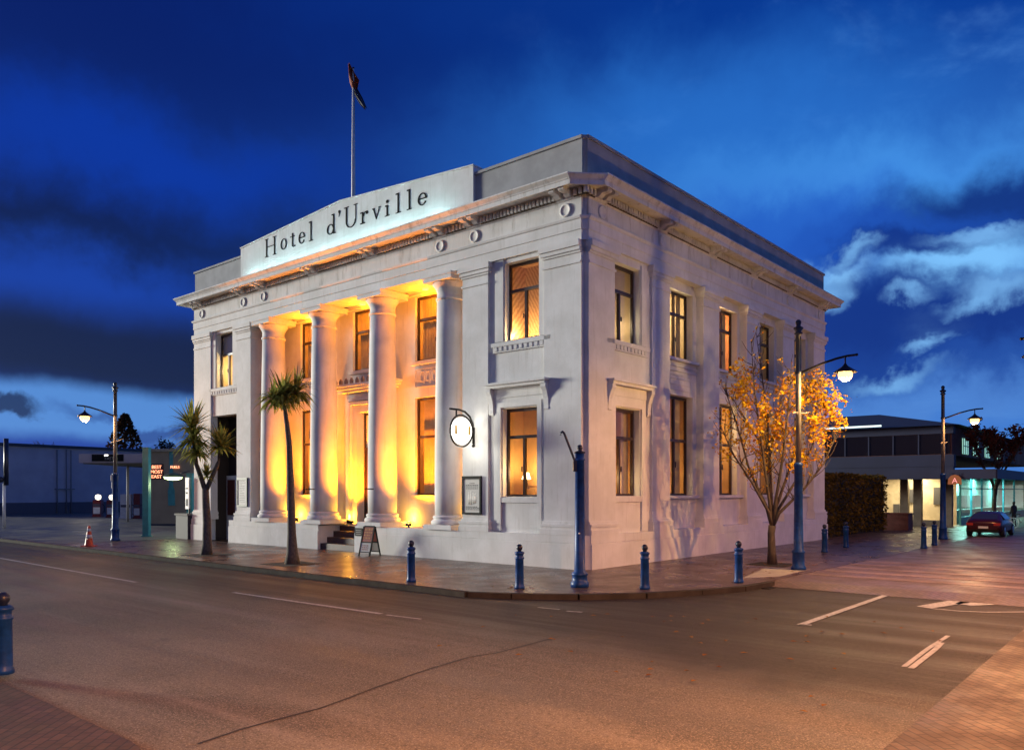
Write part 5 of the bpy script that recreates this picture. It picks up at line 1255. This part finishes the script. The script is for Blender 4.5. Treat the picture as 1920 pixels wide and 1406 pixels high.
# ------------------------------------------------------------------ parked car (rear view)
def car():
    t = thing('parked_car', 'dark red car parked at the far kerb seen from behind', 'car', P(-4.75, 24.7, -.002), YAW)
    # local: x across, y forward; sections from rear to front: (y, half width, z sill, z belt, z roof, roof half width)
    secs = [(-1.75, .60, .34, .58, .60, .56), (-1.70, .70, .26, .70, .73, .62), (-1.45, .74, .20, .76, .80, .60), (-1.0, .76, .18, .78, 1.05, .52), (-.55, .77, .18, .78, 1.15, .50), (.1, .77, .18, .77, 1.15, .50), (.6, .76, .18, .75, .95, .53), (.95, .75, .18, .72, .75, .60), (1.5, .72, .20, .66, .68, .58), (1.78, .60, .28, .52, .54, .50)]
    mb = MB(); rings = []
    for y, hw, z0, zb, zr, rw in secs:
        rings.append([mb.v(p) for p in ((-hw*.86, y, z0), (-hw, y, z0+.12), (-hw, y, zb-.12), (-hw*.95, y, zb), (-rw, y, zr), (-rw*.5, y, zr+.02), (rw*.5, y, zr+.02), (rw, y, zr), (hw*.95, y, zb), (hw, y, zb-.12), (hw, y, z0+.12), (hw*.86, y, z0))])
    for a, b in zip(rings[:-1], rings[1:]):
        for i in range(12):
            f = mb.bm.faces.new((a[i], a[(i+1) % 12], b[(i+1) % 12], b[i])); f.smooth = True
    mb.bm.faces.new(rings[0][::-1]); mb.bm.faces.new(rings[-1])
    body = mb.build('body', mat('dark_red_car_paint', (0.05, 0.006, 0.008), .22, .2), t)
    mb = MB(); mb.face([(-.53, -1.44, .83), (.53, -1.44, .83), (.47, -1.03, 1.06), (-.47, -1.03, 1.06)]); mb.build('rear_window', mat('car_glass', (0.03, 0.04, 0.07), .06), t)
    for s in (-1, 1):
        mb = MB(); mb.face([(s*.76, -.95, .82), (s*.76, .55, .80), (s*.545, .35, 1.08), (s*.535, -.75, 1.08)]); mb.build('side_window', MATS['car_glass'], t)
        mb = MB(); mb.box(s*.42 if s > 0 else -.70, .70 if s > 0 else -.42, -1.765, -1.70, .54, .66); mb.build('tail_light', mat('tail_lens', (0.35, 0.03, 0.02), .2), t)
        for y in (-1.1, 1.15):
            mb = MB(); mb.lathe([(.10, -.09), (.24, -.10), (.27, -.06), (.27, .06), (.24, .10), (.10, .09)], (s*.68, y, .27), 20, 'x'); wl = mb.build('wheel', mat('tyre', (0.015, 0.015, 0.016), .8), t)
            mb = MB(); mb.lathe([(.02, s*.085), (.18, s*.105), (.19, s*.08)], (s*.68, y, .27), 16, 'x'); mb.build('rim', mat('alloy', (.4, .4, .42), .35, .8), wl)
    mb = MB(); mb.box(-.20, .20, -1.78, -1.755, .40, .50); mb.build('number_plate', mat('plate_white', (.7, .7, .68), .5), t)
    mb = MB(); mb.box(-.62, .62, -1.79, -1.70, .24, .36); mb.build('bumper', M_BLACK, t)
car()
for o in list(bpy.data.objects):
    if o.name == 'parked_car': o.scale = (.93, .93, .93)

# ------------------------------------------------------------------ passer-by and bicycles
def skin_mesh(name, verts, edges, radii, m, parent, sub=2, loc=None):
    me = bpy.data.meshes.new(name); me.from_pydata(verts, edges, []); o = bpy.data.objects.new(name, me); COL.objects.link(o)
    if parent: o.parent = parent
    if loc is not None: o.location = loc
    sk = o.modifiers.new('skin', 'SKIN'); sk.use_smooth_shade = True
    for i, r in enumerate(radii): me.skin_vertices[0].data[i].radius = (r, r) if not isinstance(r, tuple) else r
    me.skin_vertices[0].data[0].use_root = True
    ss = o.modifiers.new('sub', 'SUBSURF'); ss.levels = sub; ss.render_levels = sub
    me.materials.append(m); return o
pr = thing('person', 'person in dark clothes standing on the far footway near the bicycles', 'person', G(1901, 988), R_(20))
s = 1.42/1.75
V = [(0, 0, .95), (0, .01, 1.15), (0, 0, 1.38), (0, 0, 1.50), (0, .01, 1.58), (0, .02, 1.70), (-.19, 0, 1.40), (-.24, .02, 1.12), (-.22, .10, .88), (.19, 0, 1.40), (.25, .0, 1.12), (.22, .10, .90), (-.10, 0, .90), (-.11, .02, .50), (-.11, -.02, .08), (-.11, .12, .03), (.10, 0, .90), (.12, .0, .50), (.13, -.03, .08), (.13, .11, .03)]
E_ = [(0, 1), (1, 2), (2, 3), (3, 4), (4, 5), (2, 6), (6, 7), (7, 8), (2, 9), (9, 10), (10, 11), (0, 12), (12, 13), (13, 14), (14, 15), (0, 16), (16, 17), (17, 18), (18, 19)]
RD = [(.16, .11), (.15, .10), (.17, .11), .06, .085, .075, .06, .045, .035, .06, .045, .035, .09, .06, .045, .035, .09, .06, .045, .035]
body = skin_mesh('body', [tuple(c*s for c in v) for v in V], E_, [tuple(x*s for x in r) if isinstance(r, tuple) else r*s for r in RD], mat('dark_clothes', (0.02, 0.02, 0.026), .85), pr)
mb = MB(); mb.ball((0, -.005*s, 1.66*s), .092*s, 12, 1, 1.05, 1.0); mb.build('hair', mat('dark_hair', (0.02, 0.013, 0.01), .8), pr)
def bicycle(loc, rz, label):
    t = thing('bicycle', label, 'bicycle', loc, rz, 'bicycles parked on the far footway')
    fm = mat('bike_frame', (.25, .27, .28), .4, .3)
    for x in (-.42, .42):
        mb = MB(); pts = [(x+.27*math.cos(a), 0, .28+.27*math.sin(a)) for a in [2*math.pi*i/24 for i in range(25)]]; mb.tube(pts, .018, 5); w = mb.build('wheel', M_WHITE, t)
        mb = MB()
        for i in range(8):
            a = math.pi*i/8; mb.tube([(x-.26*math.cos(a), 0, .28-.26*math.sin(a)), (x+.26*math.cos(a), 0, .28+.26*math.sin(a))], .004, 3)
        mb.build('spokes', fm, w)
    mb = MB(); n = [(-.42, 0, .28), (-.08, 0, .27), (-.18, 0, .68), (.30, 0, .70), (.42, 0, .28), (.27, 0, .80)]
    for i, j in ((0, 1), (0, 2), (1, 2), (2, 3), (1, 3), (3, 4), (3, 5)): mb.tube([n[i], n[j]], .016, 6)
    mb.build('frame', fm, t)
    mb = MB(); mb.box(-.30, -.10, -.05, .05, .72, .76); mb.build('saddle', M_BLACK, t)
    mb = MB(); mb.tube([(.22, -.22, .82), (.30, -.1, .82), (.30, .1, .82), (.22, .22, .82)], .014, 6); mb.build('handlebar', M_BLACK, t)
bicycle(G(1884, 988), R_(8), 'grey bicycle parked between the dark red car and the standing person')
bicycle(G(1916, 990), R_(-10), 'grey bicycle parked right of the standing person at the picture edge')

# ================================================================== scale the whole scene from authoring units to metres
done = set()
for o in list(bpy.data.objects):
    o.location = o.location * K
    if o.type in ('MESH', 'FONT') and o.data.name not in done:
        done.add(o.data.name)
        if o.type == 'MESH':
            o.data.transform(Matrix.Scale(K, 4))
            if o.data.skin_vertices:
                for sv in o.data.skin_vertices[0].data: sv.radius = (sv.radius[0]*K, sv.radius[1]*K)
        else: o.data.size *= K; o.data.extrude *= K
        for md in o.modifiers:
            if md.type == 'SOLIDIFY': md.thickness *= K
    elif o.type == 'LIGHT':
        o.data.energy *= K*K
        if o.data.type in ('POINT', 'SPOT'): o.data.shadow_soft_size *= K
        elif o.data.type == 'AREA': o.data.size *= K
